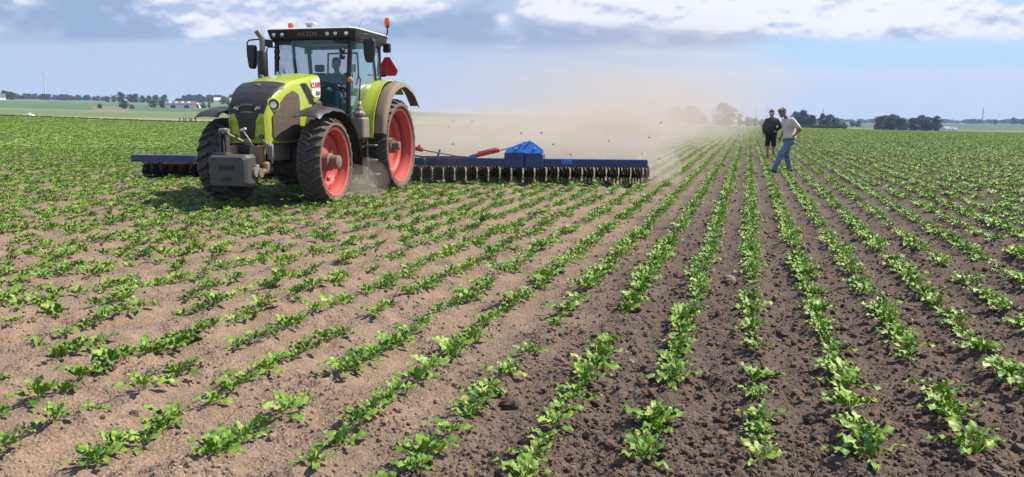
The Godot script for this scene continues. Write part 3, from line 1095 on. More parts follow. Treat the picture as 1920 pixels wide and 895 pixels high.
func build_cab(root: Node3D) -> void:
	var cab := hold("cab", root)
	var s := mb()
	# floor and lower bulkheads
	box(s, Vector3(0, 1.42, 0.55), Vector3(1.56, 0.10, 1.55), 0.03)
	box(s, Vector3(0, 1.78, 1.30), Vector3(0.95, 0.66, 0.06), 0.02)
	box(s, Vector3(0, 1.60, -0.22), Vector3(1.30, 0.50, 0.06), 0.02)
	for sd in [-1.0, 1.0]: box(s, Vector3(sd * 0.74, 1.62, 0.25), Vector3(0.08, 0.36, 0.9), 0.02)
	obj("cab_floor", s, M.cab_black, cab)
	# pillars
	for sd in [-1.0, 1.0]:
		frame_sheet(cab, "pillar", M.cab_black, [Vector3(sd * 0.74, 1.46, 1.34), Vector3(sd * 0.78, 2.3, 1.36), Vector3(sd * 0.80, 3.18, 1.24)], 0.050)
		frame_sheet(cab, "pillar", M.cab_black, [Vector3(sd * 0.90, 2.38, 0.20), Vector3(sd * 0.90, 2.8, 0.30), Vector3(sd * 0.90, 3.18, 0.32)], 0.035)
		frame_sheet(cab, "pillar", M.cab_black, [Vector3(sd * 0.72, 1.75, -0.24), Vector3(sd * 0.80, 2.4, -0.30), Vector3(sd * 0.82, 3.18, -0.24)], 0.045)
		frame_sheet(cab, "door_frame", M.cab_black, [Vector3(sd * 0.76, 1.50, 1.28), Vector3(sd * 0.80, 1.52, 0.85), Vector3(sd * 0.86, 1.85, 0.55), Vector3(sd * 0.90, 2.38, 0.20), Vector3(sd * 0.84, 2.40, -0.28)], 0.026)
		# door and rear side panes
		var s2 := mb()
		var pts := [Vector3(sd * 0.775, 1.56, 1.30), Vector3(sd * 0.80, 2.3, 1.32), Vector3(sd * 0.825, 3.14, 1.20), Vector3(sd * 0.915, 3.14, 0.33), Vector3(sd * 0.915, 2.8, 0.30), Vector3(sd * 0.915, 2.40, 0.22), Vector3(sd * 0.88, 1.87, 0.56), Vector3(sd * 0.81, 1.55, 0.86)]
		var mid := Vector3(sd * 0.875, 2.4, 0.75)
		s2.set_smooth_group(0)
		for i in pts.size(): tri(s2, mid, pts[i], pts[(i + 1) % pts.size()])
		obj("window_pane", s2, M.cab_glass, cab)
		pane(cab, Vector3(sd * 0.91, 2.42, 0.19), Vector3(sd * 0.91, 3.14, 0.30), Vector3(sd * 0.83, 3.14, -0.22), Vector3(sd * 0.83, 2.44, -0.27))
		frame_sheet(cab, "grab_rail", M.cab_black, [Vector3(sd * 0.90, 1.75, 1.22), Vector3(sd * 0.93, 1.85, 1.22), Vector3(sd * 0.95, 2.35, 1.16), Vector3(sd * 0.90, 2.45, 1.16)], 0.014)
	# windscreen, bowed outwards, and rear window
	s = mb()
	var grid := []
	for i in 7:
		var v := i / 6.0
		var line := []
		for j in 9:
			var u := (j - 4) / 4.0
			line.append(Vector3(u * lerpf(0.73, 0.77, v), lerpf(1.58, 3.14, v), lerpf(1.37, 1.26, v) + 0.06 * (1 - u * u)))
		grid.append(line)
	for i in 6:
		for j in 8: 
			s.set_smooth_group(0)
			quad(s, grid[i][j], grid[i][j + 1], grid[i + 1][j + 1], grid[i + 1][j])
	obj("windscreen", s, M.cab_glass, cab)
	pane(cab, Vector3(-0.70, 1.85, -0.27), Vector3(0.70, 1.85, -0.27), Vector3(0.78, 3.10, -0.25), Vector3(-0.78, 3.10, -0.25))
	s = mb()
	box(s, Vector3(0, 3.10, 1.26), Vector3(1.56, 0.10, 0.08), 0.02)
	box(s, Vector3(0, 3.13, -0.26), Vector3(1.60, 0.12, 0.08), 0.02)
	for sd in [-1.0, 1.0]: box(s, Vector3(sd * 0.86, 3.15, 0.5), Vector3(0.08, 0.10, 1.5), 0.02)
	obj("header_frame", s, M.cab_black, cab)
	s = mb()      # frame of the rear window seen through the cab
	for sd in [-1.0, 1.0]: tube(s, [Vector3(sd * 0.34, 2.98, -0.20), Vector3(sd * 0.36, 2.5, -0.20), Vector3(sd * 0.30, 2.30, -0.20)], 0.020, 8)
	tube(s, [Vector3(-0.34, 2.98, -0.20), Vector3(0.34, 2.98, -0.20)], 0.020, 8)
	obj("rear_frame", s, M.cab_black, cab)
	# roof
	var roof := hold("roof", root)
	s = mb()
	var rings := []
	for q in [[3.325, 0.94, 1.44, -0.52], [3.34, 0.965, 1.46, -0.55], [3.365, 0.95, 1.42, -0.53], [3.385, 0.86, 1.25, -0.45], [3.395, 0.6, 0.9, -0.2]]:
		var ring := PackedVector3Array()
		var c := 0.10
		for p in [Vector2(-q[1] + c, q[2]), Vector2(q[1] - c, q[2]), Vector2(q[1], q[2] - c * 1.6), Vector2(q[1], q[3] + c), Vector2(q[1] - c, q[3]), Vector2(-q[1] + c, q[3]), Vector2(-q[1], q[3] + c), Vector2(-q[1], q[2] - c * 1.6)]:
			ring.append(Vector3(p.x, q[0], p.y))
		rings.append(ring)
	loft(s, rings, true, true, false)
	obj("roof_cover", s, M.roof_white, roof)
	s = mb()
	rings = []
	for q in [[3.13, 0.84, 1.34, -0.40], [3.16, 0.92, 1.43, -0.48], [3.322, 0.955, 1.49, -0.53]]:
		var ring := PackedVector3Array()
		var c := 0.08
		for p in [Vector2(-q[1] + c, q[2]), Vector2(q[1] - c, q[2]), Vector2(q[1], q[2] - c * 1.8), Vector2(q[1], q[3] + c), Vector2(q[1] - c, q[3]), Vector2(-q[1] + c, q[3]), Vector2(-q[1], q[3] + c), Vector2(-q[1], q[2] - c * 1.8)]:
			ring.append(Vector3(p.x, q[0], p.y))
		rings.append(ring)
	loft(s, rings, true, true, false)
	obj("roof_visor", s, M.black_plastic, roof)
	put("model_name", letters("AXION", 0.075, 0.012, "Droid Sans Mono"), M.letter_grey, roof, Transform3D(Basis.from_scale(Vector3(1.35, 1, 1)), Vector3(-0.02, 3.235, 1.478)))
	for x in [-0.75, -0.57, 0.40, 0.57, 0.80]:
		var l := hold("work_light", roof)
		var lx := Transform3D(Basis(Vector3.UP, -PI / 2), Vector3(x, 3.235, 1.455))
		s = mb()
		lathe(s, [Vector2(0.0, 0.012), Vector2(0.035, 0.014), Vector2(0.044, 0.01)], lx, 16)
		obj("lens", s, M.chrome if x > 0.7 else M.lamp_lens, l)
		s = mb()
		lathe(s, [Vector2(0.044, 0.01), Vector2(0.047, 0.022), Vector2(0.054, 0.02), Vector2(0.058, -0.03)], lx, 16)
		obj("lamp_ring", s, M.black_plastic, l)
	# beacons, receiver dome, aerial, rear lamp boxes
	var b := hold("beacon", roof)
	s = mb()
	lathe(s, [Vector2(0.062, 0.0), Vector2(0.062, 0.07), Vector2(0.05, 0.115), Vector2(0.0, 0.13)], Transform3D(Basis(Vector3.BACK, PI / 2), Vector3(-0.60, 3.385, 1.0)), 20)
	obj("lens", s, M.beacon_orange, b)
	b = hold("beacon", roof)
	s = mb()
	lathe(s, [Vector2(0.05, 0.0), Vector2(0.062, 0.03), Vector2(0.062, 0.11), Vector2(0.045, 0.165), Vector2(0.0, 0.18)], Transform3D(Basis(Vector3.BACK, PI / 2), Vector3(0.985, 3.56, -0.36)), 20)
	obj("lens", s, M.beacon_orange, b)
	s = mb()
	tube(s, [Vector3(0.90, 3.34, -0.36), Vector3(0.96, 3.36, -0.36), Vector3(0.985, 3.42, -0.36), Vector3(0.985, 3.52, -0.36)], 0.016, 8)
	lathe(s, [Vector2(0.02, -0.02), Vector2(0.05, 0.0), Vector2(0.05, 0.02)], Transform3D(Basis(Vector3.BACK, PI / 2), Vector3(0.985, 3.54, -0.36)), 16)
	obj("bracket", s, M.cab_black, b)
	s = mb()
	box(s, Vector3(-0.08, 3.465, 1.15), Vector3(0.20, 0.05, 0.20), 0.02)
	box(s, Vector3(-0.12, 3.425, 1.15), Vector3(0.09, 0.06, 0.10), 0.01)
	obj("receiver_dome", s, M.roof_white, roof)
	s = mb()
	tube(s, [Vector3(0.86, 3.32, 1.05), Vector3(0.90, 3.6, 0.80)], [0.006, 0.003], 6)
	obj("aerial", s, M.cab_black, roof)
	for sd in [-1.0, 1.0]:
		s = mb()
		box(s, Vector3(sd * 0.93, 3.10, -0.46), Vector3(0.16, 0.20, 0.12), 0.02)
		obj("rear_lamp", s, M.black_plastic, roof)
	# mirrors
	for sd in [-1.0, 1.0]:
		var mi := hold("mirror", root)
		s = mb()
		var at := Vector3(1.07, 2.93, 0.92) if sd > 0 else Vector3(-1.22, 2.80, 1.5)
		var o2 := PackedVector2Array()
		for p in [[-0.115, 0.20], [-0.09, 0.235], [0.09, 0.235], [0.115, 0.20], [0.115, -0.06], [0.085, -0.20], [0.04, -0.235], [-0.04, -0.235], [-0.085, -0.20], [-0.115, -0.06]]: o2.append(Vector2(p[0] * (1.0 if sd > 0 else 0.8), p[1]))
		extrude(s, o2, -0.05, 0.06, Transform3D(Basis(Vector3.UP, sd * 0.15), at), 0.018)
		obj("housing", s, M.cab_black, mi)
		s = mb()
		var o3 := PackedVector2Array()
		for p in o2: o3.append(p * 0.86)
		extrude(s, o3, -0.056, -0.050, Transform3D(Basis(Vector3.UP, sd * 0.15), at))
		obj("glass", s, M.mirror_glass, mi)
		s = mb()
		if sd > 0: tube(s, [Vector3(0.84, 3.22, 1.25), Vector3(1.0, 3.25, 1.1), Vector3(1.08, 3.24, 0.98), Vector3(1.09, 3.20, 0.95), Vector3(1.08, 2.98, 0.94)], 0.013, 8)
		else:
			tube(s, [Vector3(-0.78, 3.12, 1.32), Vector3(-1.1, 3.15, 1.48), Vector3(-1.27, 3.13, 1.52), Vector3(-1.31, 3.08, 1.53), Vector3(-1.31, 2.8, 1.53)], 0.016, 8)
			tube(s, [Vector3(-0.78, 3.0, 1.34), Vector3(-0.92, 3.0, 1.40), Vector3(-0.94, 2.95, 1.42), Vector3(-0.94, 2.35, 1.42)], 0.014, 8)
			box(s, Vector3(-0.92, 3.07, 1.42), Vector3(0.22, 0.12, 0.05), 0.01)
		obj("arm", s, M.cab_black, mi)
	# pillar lamps and indicators at the cab's front corners
	for sd in [-1.0, 1.0]:
		for k in 2:
			s = mb()
			lathe(s, [Vector2(0.0, 0.03), Vector2(0.04, 0.03), Vector2(0.055, 0.01), Vector2(0.05, -0.05), Vector2(0.0, -0.06)], Transform3D(Basis(Vector3.UP, -PI / 2), Vector3(sd * 0.70, 2.90 - k * 0.12, 1.47)), 14)
			obj("pillar_lamp", s, M.black_plastic, cab)
		s = mb()
		lathe(s, [Vector2(0.0, 0.04), Vector2(0.035, 0.04), Vector2(0.055, 0.02), Vector2(0.06, -0.01), Vector2(0.0, -0.03)], Transform3D(Basis(Vector3.UP, -PI / 2), Vector3(sd * 0.84, 2.33, 1.42)), 18)
		obj("indicator_lamp", s, M.indicator_orange, cab)
		s = mb()
		tube(s, [Vector3(sd * 0.77, 2.42, 1.36), Vector3(sd * 0.83, 2.36, 1.40)], 0.014, 6)
		tube(s, [Vector3(sd * 0.78, 2.10, 1.36), Vector3(sd * 0.60, 2.22, 1.50)], 0.018, 6)
		obj("lamp_bracket", s, M.cab_black, cab)
		s = mb()
		lathe(s, [Vector2(0.0, 0.02), Vector2(0.035, 0.02), Vector2(0.04, -0.02), Vector2(0.0, -0.04)], Transform3D(Basis(Vector3.UP, -PI / 2), Vector3(sd * 0.70, 2.47, 1.45)), 14)
		obj("side_lamp", s, M.lamp_lens, cab)
	# inside: seat, console, wheel, screen, wiper
	var seat := hold("driver_seat", cab)
	s = mb()
	box(s, Vector3(0.0, 1.90, 0.22), Vector3(0.50, 0.13, 0.48), 0.05)
	box(s, Vector3(0.0, 2.25, -0.04), Vector3(0.48, 0.62, 0.12), 0.05, Basis(Vector3.RIGHT, -0.15))
	obj("cushion", s, M.seat_cloth, seat)
	s = mb()
	box(s, Vector3(0, 1.65, 0.2), Vector3(0.34, 0.38, 0.34), 0.03)
	obj("pedestal", s, M.seat_cloth, seat)
	s = mb()
	box(s, Vector3(-0.52, 1.98, 0.05), Vector3(0.36, 0.12, 0.38), 0.04)
	box(s, Vector3(-0.52, 2.28, -0.13), Vector3(0.34, 0.56, 0.10), 0.04)
	box(s, Vector3(-0.52, 2.66, -0.13), Vector3(0.22, 0.16, 0.09), 0.03)
	obj("passenger_seat", s, M.seat_cloth, cab)
	s = mb()
	tube(s, [Vector3(0.05, 1.5, 1.15), Vector3(0.05, 2.12, 0.86)], [0.12, 0.07], 10)
	box(s, Vector3(0.0, 2.06, 1.12), Vector3(0.62, 0.30, 0.22), 0.06)
	obj("dashboard", s, M.cab_black, cab)
	var stw := hold("steering_wheel", cab)
	s = mb()
	var ring := []
	for k in 25: ring.append(Vector3(0.05, 2.22, 0.80) + Basis(Vector3.RIGHT, -0.9) * Vector3(cos(TAU * k / 24) * 0.20, 0, sin(TAU * k / 24) * 0.20).rotated(Vector3.RIGHT, PI / 2).rotated(Vector3.RIGHT, PI / 2))
	tube(s, ring, 0.017, 8, false)
	obj("wheel_ring", s, M.cab_black, stw)
	s = mb()
	for k in 3: tube(s, [Vector3(0.05, 2.17, 0.83), ring[k * 8 + 2]], 0.012, 6)
	obj("spokes", s, M.cab_black, stw)
	s = mb()
	box(s, Vector3(0.55, 2.12, 0.5), Vector3(0.14, 0.16, 0.5), 0.04)
	box(s, Vector3(0.62, 2.60, 0.78), Vector3(0.22, 0.16, 0.04), 0.01, Basis(Vector3.UP, 2.6))
	tube(s, [Vector3(0.58, 2.15, 0.7), Vector3(0.62, 2.55, 0.76)], 0.016, 6)
	obj("control_arm", s, M.cab_black, cab)
	s = mb()
	tube(s, [Vector3(-0.10, 1.98, 1.47), Vector3(-0.45, 2.28, 1.45), Vector3(-0.60, 2.55, 1.42)], 0.010, 6)
	obj("wiper", s, M.cab_black, cab)

func arc_fender(root: Node, called: String, m: Material, x0: float, x1: float, c: Vector2, spans: Array, drop: float, thick := 0.018, crown := 0.03) -> void:
	# spans: [angle from the top towards the front, radius]
	var s := mb()
	var grid := []
	var n := 26
	for i in n + 1:
		var f := float(i) / n * (spans.size() - 1)
		var k := mini(int(f), spans.size() - 2)
		var a: float = lerpf(spans[k][0], spans[k + 1][0], f - k)
		var r: float = lerpf(spans[k][1], spans[k + 1][1], smoothstep(0, 1, f - k))
		var line := []
		for j in 9:
			var u := j / 8.0
			var e: float = 0.0
			if u > 0.85: e = drop * pow((u - 0.85) / 0.15, 2)
			var rr := r - e + crown * sin(u * PI)
			line.append(Vector3(lerpf(x0, x1, u), c.y + cos(a) * rr, c.x + sin(a) * rr))
		if x1 > x0: line.reverse()
		grid.append(line)
	sheet(s, grid, thick)
	obj(called, s, m, root)

func build_tractor() -> void:
	var root := thing("tractor", "bright green tractor with red rims driving towards the viewer across the beet field", "tractor", TRACTOR_AT, TRACTOR_TURN)
	root.rotation.z = 0.0
	for sd in [-1.0, 1.0]:
		wheel(root, Vector3(sd * 0.97, 0.78, 2.97), sd, 0.80, 0.46, 0.615, 25, true, 0.1 + 0.05 * sd)
		wheel(root, Vector3(sd * 1.10, 0.985, -0.15), sd, 1.005, 0.50, 0.785, 27, false, 0.03 * sd)
	build_hood(root)
	build_cab(root)
	var s := mb()
	# fenders
	for sd in [-1.0, 1.0]:
		arc_fender(root, "front_fender", M.dusty_black, sd * 0.72, sd * 1.20, Vector2(2.90, 0.80), [[0.80, 1.12], [0.35, 0.98], [0.0, 0.93], [-0.6, 0.97], [-1.2, 1.05], [-1.85, 1.20]], 0.05)
		arc_fender(root, "rear_fender", M.green_paint, sd * 0.66, sd * 1.16, Vector2(-0.12, 1.03), [[1.45, 1.16], [0.9, 1.24], [0.3, 1.33], [-0.3, 1.30], [-0.6, 1.28]], -0.02, 0.02, 0.02)
		arc_fender(root, "fender_flare", M.fender_dust, sd * 1.14, sd * 1.37, Vector2(-0.12, 1.03), [[1.36, 1.13], [0.9, 1.17], [0.3, 1.25], [-0.3, 1.33], [-0.8, 1.42], [-0.98, 1.47]], 0.09, 0.02, 0.01)
		s = mb()
		box(s, Vector3(sd * 1.05, 2.36, -0.56), Vector3(0.12, 0.07, 0.12), 0.02)
		obj("marker_lamp", s, M.black_plastic, root)
		s = mb()      # inner wall of the rear fender
		var pl := PackedVector2Array()
		for k in 17:
			var a := lerpf(1.45, -1.1, k / 16.0)
			var r := 1.25
			pl.append(Vector2(-(-0.12 + sin(a) * r), 1.03 + cos(a) * r))
		pl.append(Vector2(0.6, 0.9)); pl.append(Vector2(-0.6, 0.9))
		extrude(s, pl, 0.0, 0.02, Transform3D(Basis(Vector3.UP, PI / 2), Vector3(sd * 0.66, 0, 0)))
		obj("fender_wall", s, M.chassis, root)
		frame_sheet(root, "fender_stay", M.chassis, [Vector3(sd * 0.4, 1.1, 2.55), Vector3(sd * 0.85, 1.1, 2.2), Vector3(sd * 0.95, 1.5, 2.35)], 0.03)
	# chassis
	var ch := hold("chassis", root)
	s = mb()
	box(s, Vector3(0, 0.98, 1.9), Vector3(0.52, 0.52, 2.6), 0.04)
	box(s, Vector3(0, 0.98, 0.1), Vector3(0.62, 0.62, 1.2), 0.05)
	obj("engine_block", s, M.chassis, ch)
	s = mb()
	lathe(s, [Vector2(0.0, -1.1), Vector2(0.15, -1.1), Vector2(0.17, -0.5), Vector2(0.26, -0.3), Vector2(0.26, 0.3), Vector2(0.17, 0.5), Vector2(0.15, 1.1), Vector2(0, 1.1)], xyz(Vector3(0, 0.985, -0.15)), 20)
	obj("rear_axle", s, M.chassis, ch)
	s = mb()
	box(s, Vector3(0, 0.72, 2.97), Vector3(1.30, 0.20, 0.24), 0.05)
	lathe(s, [Vector2(0.0, -0.85), Vector2(0.15, -0.85), Vector2(0.18, -0.6), Vector2(0.10, -0.5), Vector2(0.10, 0.5), Vector2(0.18, 0.6), Vector2(0.15, 0.85), Vector2(0, 0.85)], xyz(Vector3(0, 0.76, 2.97)), 18)
	box(s, Vector3(0.12, 0.66, 2.97), Vector3(0.34, 0.32, 0.34), 0.08)
	obj("front_axle", s, M.chassis, ch)
	s = mb()
	for sd in [-1.0, 1.0]:
		box(s, Vector3(sd * 0.30, 1.0, 3.35), Vector3(0.10, 0.30, 1.1), 0.02)
		tube(s, [Vector3(sd * 0.36, 1.15, 3.05), Vector3(sd * 0.44, 1.0, 3.1), Vector3(sd * 0.48, 0.82, 3.2)], 0.05, 8)
	box(s, Vector3(0, 1.04, 3.86), Vector3(0.66, 0.16, 0.12), 0.02)
	obj("front_frame", s, M.chassis, ch)
	s = mb()
	box(s, Vector3(0.36, 0.98, 3.50), Vector3(0.03, 0.30, 0.70), 0.01)
	box(s, Vector3(-0.36, 0.98, 3.50), Vector3(0.03, 0.30, 0.70), 0.01)
	obj("side_plate", s, M.steel_grey, ch)
	s = mb()      # dark leg of the hood's rear edge
	for sd in [-1.0, 1.0]: box(s, Vector3(sd * 0.47, 1.12, 3.02), Vector3(0.06, 0.36, 0.14), 0.02, Basis(Vector3.RIGHT, 0.15))
	box(s, Vector3(0, 1.55, 2.3), Vector3(0.86, 0.75, 1.0), 0.06)
	obj("engine_cover", s, M.chassis, ch)
	# front linkage
	var fl := hold("front_linkage", root)
	s = mb()
	box(s, Vector3(0.26, 0.93, 4.02), Vector3(0.13, 0.36, 0.14), 0.03)
	box(s, Vector3(0.15, 0.98, 4.0), Vector3(0.12, 0.24, 0.10), 0.02)
	box(s, Vector3(-0.26, 0.93, 4.02), Vector3(0.13, 0.36, 0.14), 0.03)
	obj("lift_bracket", s, M.cast_ochre, fl)
	for sd in [-1.0, 1.0]:
		s = mb()
		tube(s, [Vector3(sd * 0.38, 0.70, 3.95), Vector3(sd * 0.40, 0.66, 4.25), Vector3(sd * 0.42, 0.70, 4.42)], [0.06, 0.055, 0.05], 10)
		lathe(s, [Vector2(0.0, -0.05), Vector2(0.08, -0.05), Vector2(0.08, 0.05), Vector2(0.0, 0.05)], xyz(Vector3(sd * 0.42, 0.66, 4.40)), 14)
		box(s, Vector3(sd * 0.40, 0.74, 4.12), Vector3(0.10, 0.18, 0.16), 0.03)
		obj("lower_arm", s, M.pump_brown, fl)
	s = mb()
	for k in 6:
		var a := k * 1.1
		tube(s, [Vector3(0.30 + 0.03 * k, 1.12, 3.98), Vector3(0.32 + 0.035 * k, 1.20 - 0.02 * k, 4.05), Vector3(0.36 + 0.02 * k, 1.05 - 0.05 * k, 4.02 + 0.02 * sin(a))], 0.018, 6)
	for k in 4: lathe(s, [Vector2(0, 0.03), Vector2(0.03, 0.03), Vector2(0.03, -0.03), Vector2(0, -0.03)], Transform3D(Basis(Vector3.UP, -PI / 2), Vector3(0.42, 1.12 - 0.075 * k, 4.0)), 10)
	obj("hydraulic_couplers", s, M.steel_grey, fl)
	s = mb()
	tube(s, [Vector3(0.10, 1.08, 4.0), Vector3(0.10, 0.85, 4.05)], 0.05, 10)
	tube(s, [Vector3(0.08, 1.10, 4.02), Vector3(-0.16, 1.32, 4.42)], 0.025, 8)
	obj("top_link", s, M.steel_grey, fl)
	s = mb()
	tube(s, [Vector3(0.14, 1.10, 4.06), Vector3(0.06, 1.35, 4.22)], 0.014, 6)
	box(s, Vector3(0.06, 1.38, 4.22), Vector3(0.10, 0.045, 0.05), 0.008, Basis(Vector3.BACK, 0.3))
	obj("lever", s, M.roof_white, fl)
	# exhaust
	var ex := hold("exhaust", root)
	s = mb()
	var rings := []
	for q in [[2.24, 0.085], [2.27, 0.10], [2.85, 0.10], [2.88, 0.085]]:
		rings.append(ring_at(Vector3(-0.76, q[0], 1.95), Vector3.UP, q[1], 14, Vector3.RIGHT))
	loft(s, rings)
	obj("muffler_shield", s, M.black_plastic, ex)
	s = mb()
	tube(s, [Vector3(-0.75, 2.86, 1.95), Vector3(-0.75, 3.0, 1.95), Vector3(-0.755, 3.12, 1.95), Vector3(-0.79, 3.19, 1.98), Vector3(-0.83, 3.26, 2.0)], 0.055, 12, false)
	obj("pipe", s, M.exhaust_steel, ex)
	s = mb()
	tube(s, [Vector3(-0.56, 1.9, 1.95), Vector3(-0.74, 2.0, 1.95), Vector3(-0.76, 2.25, 1.95)], 0.06, 10)
	tube(s, [Vector3(-0.80, 2.25, 2.05), Vector3(-0.98, 2.22, 2.1)], [0.05, 0.07], 10)
	lathe(s, [Vector2(0, -0.02), Vector2(0.055, 0.0), Vector2(0.055, 0.05), Vector2(0, 0.06)], Transform3D(Basis(Vector3.UP, -PI / 2), Vector3(-0.74, 2.36, 2.05)), 14)
	obj("elbow", s, M.steel_grey, ex)
	# tank, steps and hand rail on the near side
	var st := hold("cab_steps", root)
	s = mb()
	box(s, Vector3(0.98, 1.38, 1.28), Vector3(0.26, 0.42, 0.34), 0.03)
	box(s, Vector3(0.98, 1.66, 1.32), Vector3(0.20, 0.14, 0.24), 0.05)
	lathe(s, [Vector2(0.0, 0.16), Vector2(0.035, 0.16), Vector2(0.04, 0.10), Vector2(0.07, 0.08), Vector2(0.08, 0.0)], Transform3D(Basis(Vector3.BACK, PI / 2), Vector3(0.98, 1.70, 1.32)), 14)
	obj("side_tank", s, M.steel_grey, st)
	s = mb()
	lathe(s, [Vector2(0.0, 0.07), Vector2(0.04, 0.07), Vector2(0.04, 0.0)], Transform3D(Basis(Vector3.BACK, PI / 2), Vector3(0.97, 1.84, 1.30)), 12)
	obj("tank_cap", s, M.panel_white, st)
	s = mb()
	tube(s, [Vector3(0.90, 1.72, 1.45), Vector3(0.86, 1.62, 1.62), Vector3(0.80, 1.40, 1.70)], 0.02, 8)
	obj("tank_hose", s, M.cab_black, st)
	for q in [[0.72, 0.80], [0.42, 0.74], [1.02, 0.84]]:
		s = mb()
		box(s, Vector3(1.06, q[0], q[1]), Vector3(0.24, 0.035, 0.40), 0.01)
		obj("step", s, M.steel_grey, st)
	s = mb()
	for z in [0.58, 1.0]: tube(s, [Vector3(1.0, 1.4, z), Vector3(1.0, 0.72, z), Vector3(1.04, 0.42, z - 0.05)], 0.02, 8)
	tube(s, [Vector3(1.14, 0.68, 0.42), Vector3(1.14, 1.36, 0.40), Vector3(1.14, 1.40, 0.44), Vector3(1.14, 1.40, 0.98)], 0.016, 8)
	obj("step_rail", s, M.steel_grey, st)
	s = mb()
	box(s, Vector3(0.70, 0.95, 0.80), Vector3(0.40, 0.55, 0.80), 0.06)
	obj("fuel_tank", s, M.chassis, st)
	# slow vehicle sign behind the cab
	var sg := hold("warning_triangle", root)
	s = mb()
	extrude(s, PackedVector2Array([Vector2(-0.06, 0.22), Vector2(0.06, 0.22), Vector2(0.255, -0.09), Vector2(0.195, -0.20), Vector2(-0.195, -0.20), Vector2(-0.255, -0.09)]), -0.006, 0.006, xyz(Vector3(0.76, 2.72, -0.92)), 0.003)
	obj("plate", s, M.sign_red, sg)
	s = mb()
	box(s, Vector3(0.74, 2.66, -0.905), Vector3(0.06, 0.22, 0.016), 0.004)
	obj("centre_bar", s, M.pump_brown, sg)
	s = mb()
	tube(s, [Vector3(0.55, 2.52, -0.30), Vector3(0.55, 2.52, -0.90), Vector3(0.72, 2.52, -0.90)], 0.02, 8)
	obj("stay", s, M.cab_black, sg)
	# rear linkage
	var rl := hold("rear_linkage", root)
	for sd in [-1.0, 1.0]:
		s = mb()
		bar(s, Vector3(sd * 0.32, 0.75, -0.5), Vector3(sd * 0.45, 0.58, -1.85), 0.05, 0.10, 0.015)
		tube(s, [Vector3(sd * 0.36, 1.35, -0.7), Vector3(sd * 0.40, 0.70, -1.15)], 0.03, 8)
		obj("lift_arm", s, M.chassis, rl)

func build_weight() -> void:
	var o := thing("front_weight", "grey ballast block with dark slots carried on the tractor's nose", "ballast weight", TRACTOR_AT + Vector3(0, 0, 4.6).rotated(Vector3.UP, TRACTOR_TURN), TRACTOR_TURN)
	var s := mb()
	var rings := []
	var cx := 0.03
	for q in [[-0.20, 0.30, 0.46, 0.92], [-0.15, 0.37, 0.44, 0.97], [-0.02, 0.37, 0.44, 0.97], [0.10, 0.35, 0.45, 0.96], [0.15, 0.315, 0.47, 0.93]]:
		var w: float = q[1]; var lo: float = q[2]; var hi: float = q[3]
		var c := 0.05
		var ring := PackedVector3Array()
		for p in [Vector2(-w + c * 0.6, lo), Vector2(-w, lo + c), Vector2(-w, hi - c), Vector2(-w + c, hi), Vector2(w - c, hi), Vector2(w, hi - c), Vector2(w, lo + c), Vector2(w - c * 0.6, lo)]:
			ring.append(Vector3(cx + p.x, p.y, q[0]))
		rings.append(ring)
	loft(s, rings, true, true, false)
	obj("block", s, M.weight_grey, o)
	for q in [[-0.085, 0.76], [0.005, 0.76], [0.10, 0.76], [-0.03, 0.57], [0.055, 0.57]]:
		s = mb()
		box(s, Vector3(cx + q[0] - 0.02, q[1], 0.152), Vector3(0.075, 0.075, 0.012), 0.004)
		obj("slot", s, M.cab_black, o)
	s = mb()
	for x in [-0.05, 0.05]: bar(s, Vector3(cx - 0.18 + x, 0.96, -0.13), Vector3(cx - 0.18 + x, 1.36, -0.13), 0.025, 0.12, 0.006, Vector3.BACK)
	box(s, Vector3(cx - 0.18, 0.98, -0.06), Vector3(0.22, 0.03, 0.22), 0.006)
	obj("mast", s, M.weight_grey, o)
	s = mb()
	lathe(s, [Vector2(0.0, -0.08), Vector2(0.05, -0.08), Vector2(0.05, 0.08), Vector2(0.0, 0.08)], xyz(Vector3(cx - 0.18, 1.35, -0.13)), 14)
	box(s, Vector3(cx - 0.18, 1.36, -0.13), Vector3(0.11, 0.09, 0.10), 0.02)
	obj("pin", s, M.steel_grey, o)
	for sd in [-1.0, 1.0]:
		s = mb()
		lathe(s, [Vector2(0.0, -0.03), Vector2(0.085, -0.03), Vector2(0.085, 0.02), Vector2(0.0, 0.03)], xyz(Vector3(cx + sd * 0.39, 0.68, -0.10)), 16)
		box(s, Vector3(cx + sd * 0.385, 0.70, -0.14), Vector3(0.05, 0.2, 0.12), 0.015)
		obj("hook_plate", s, M.steel_grey, o)

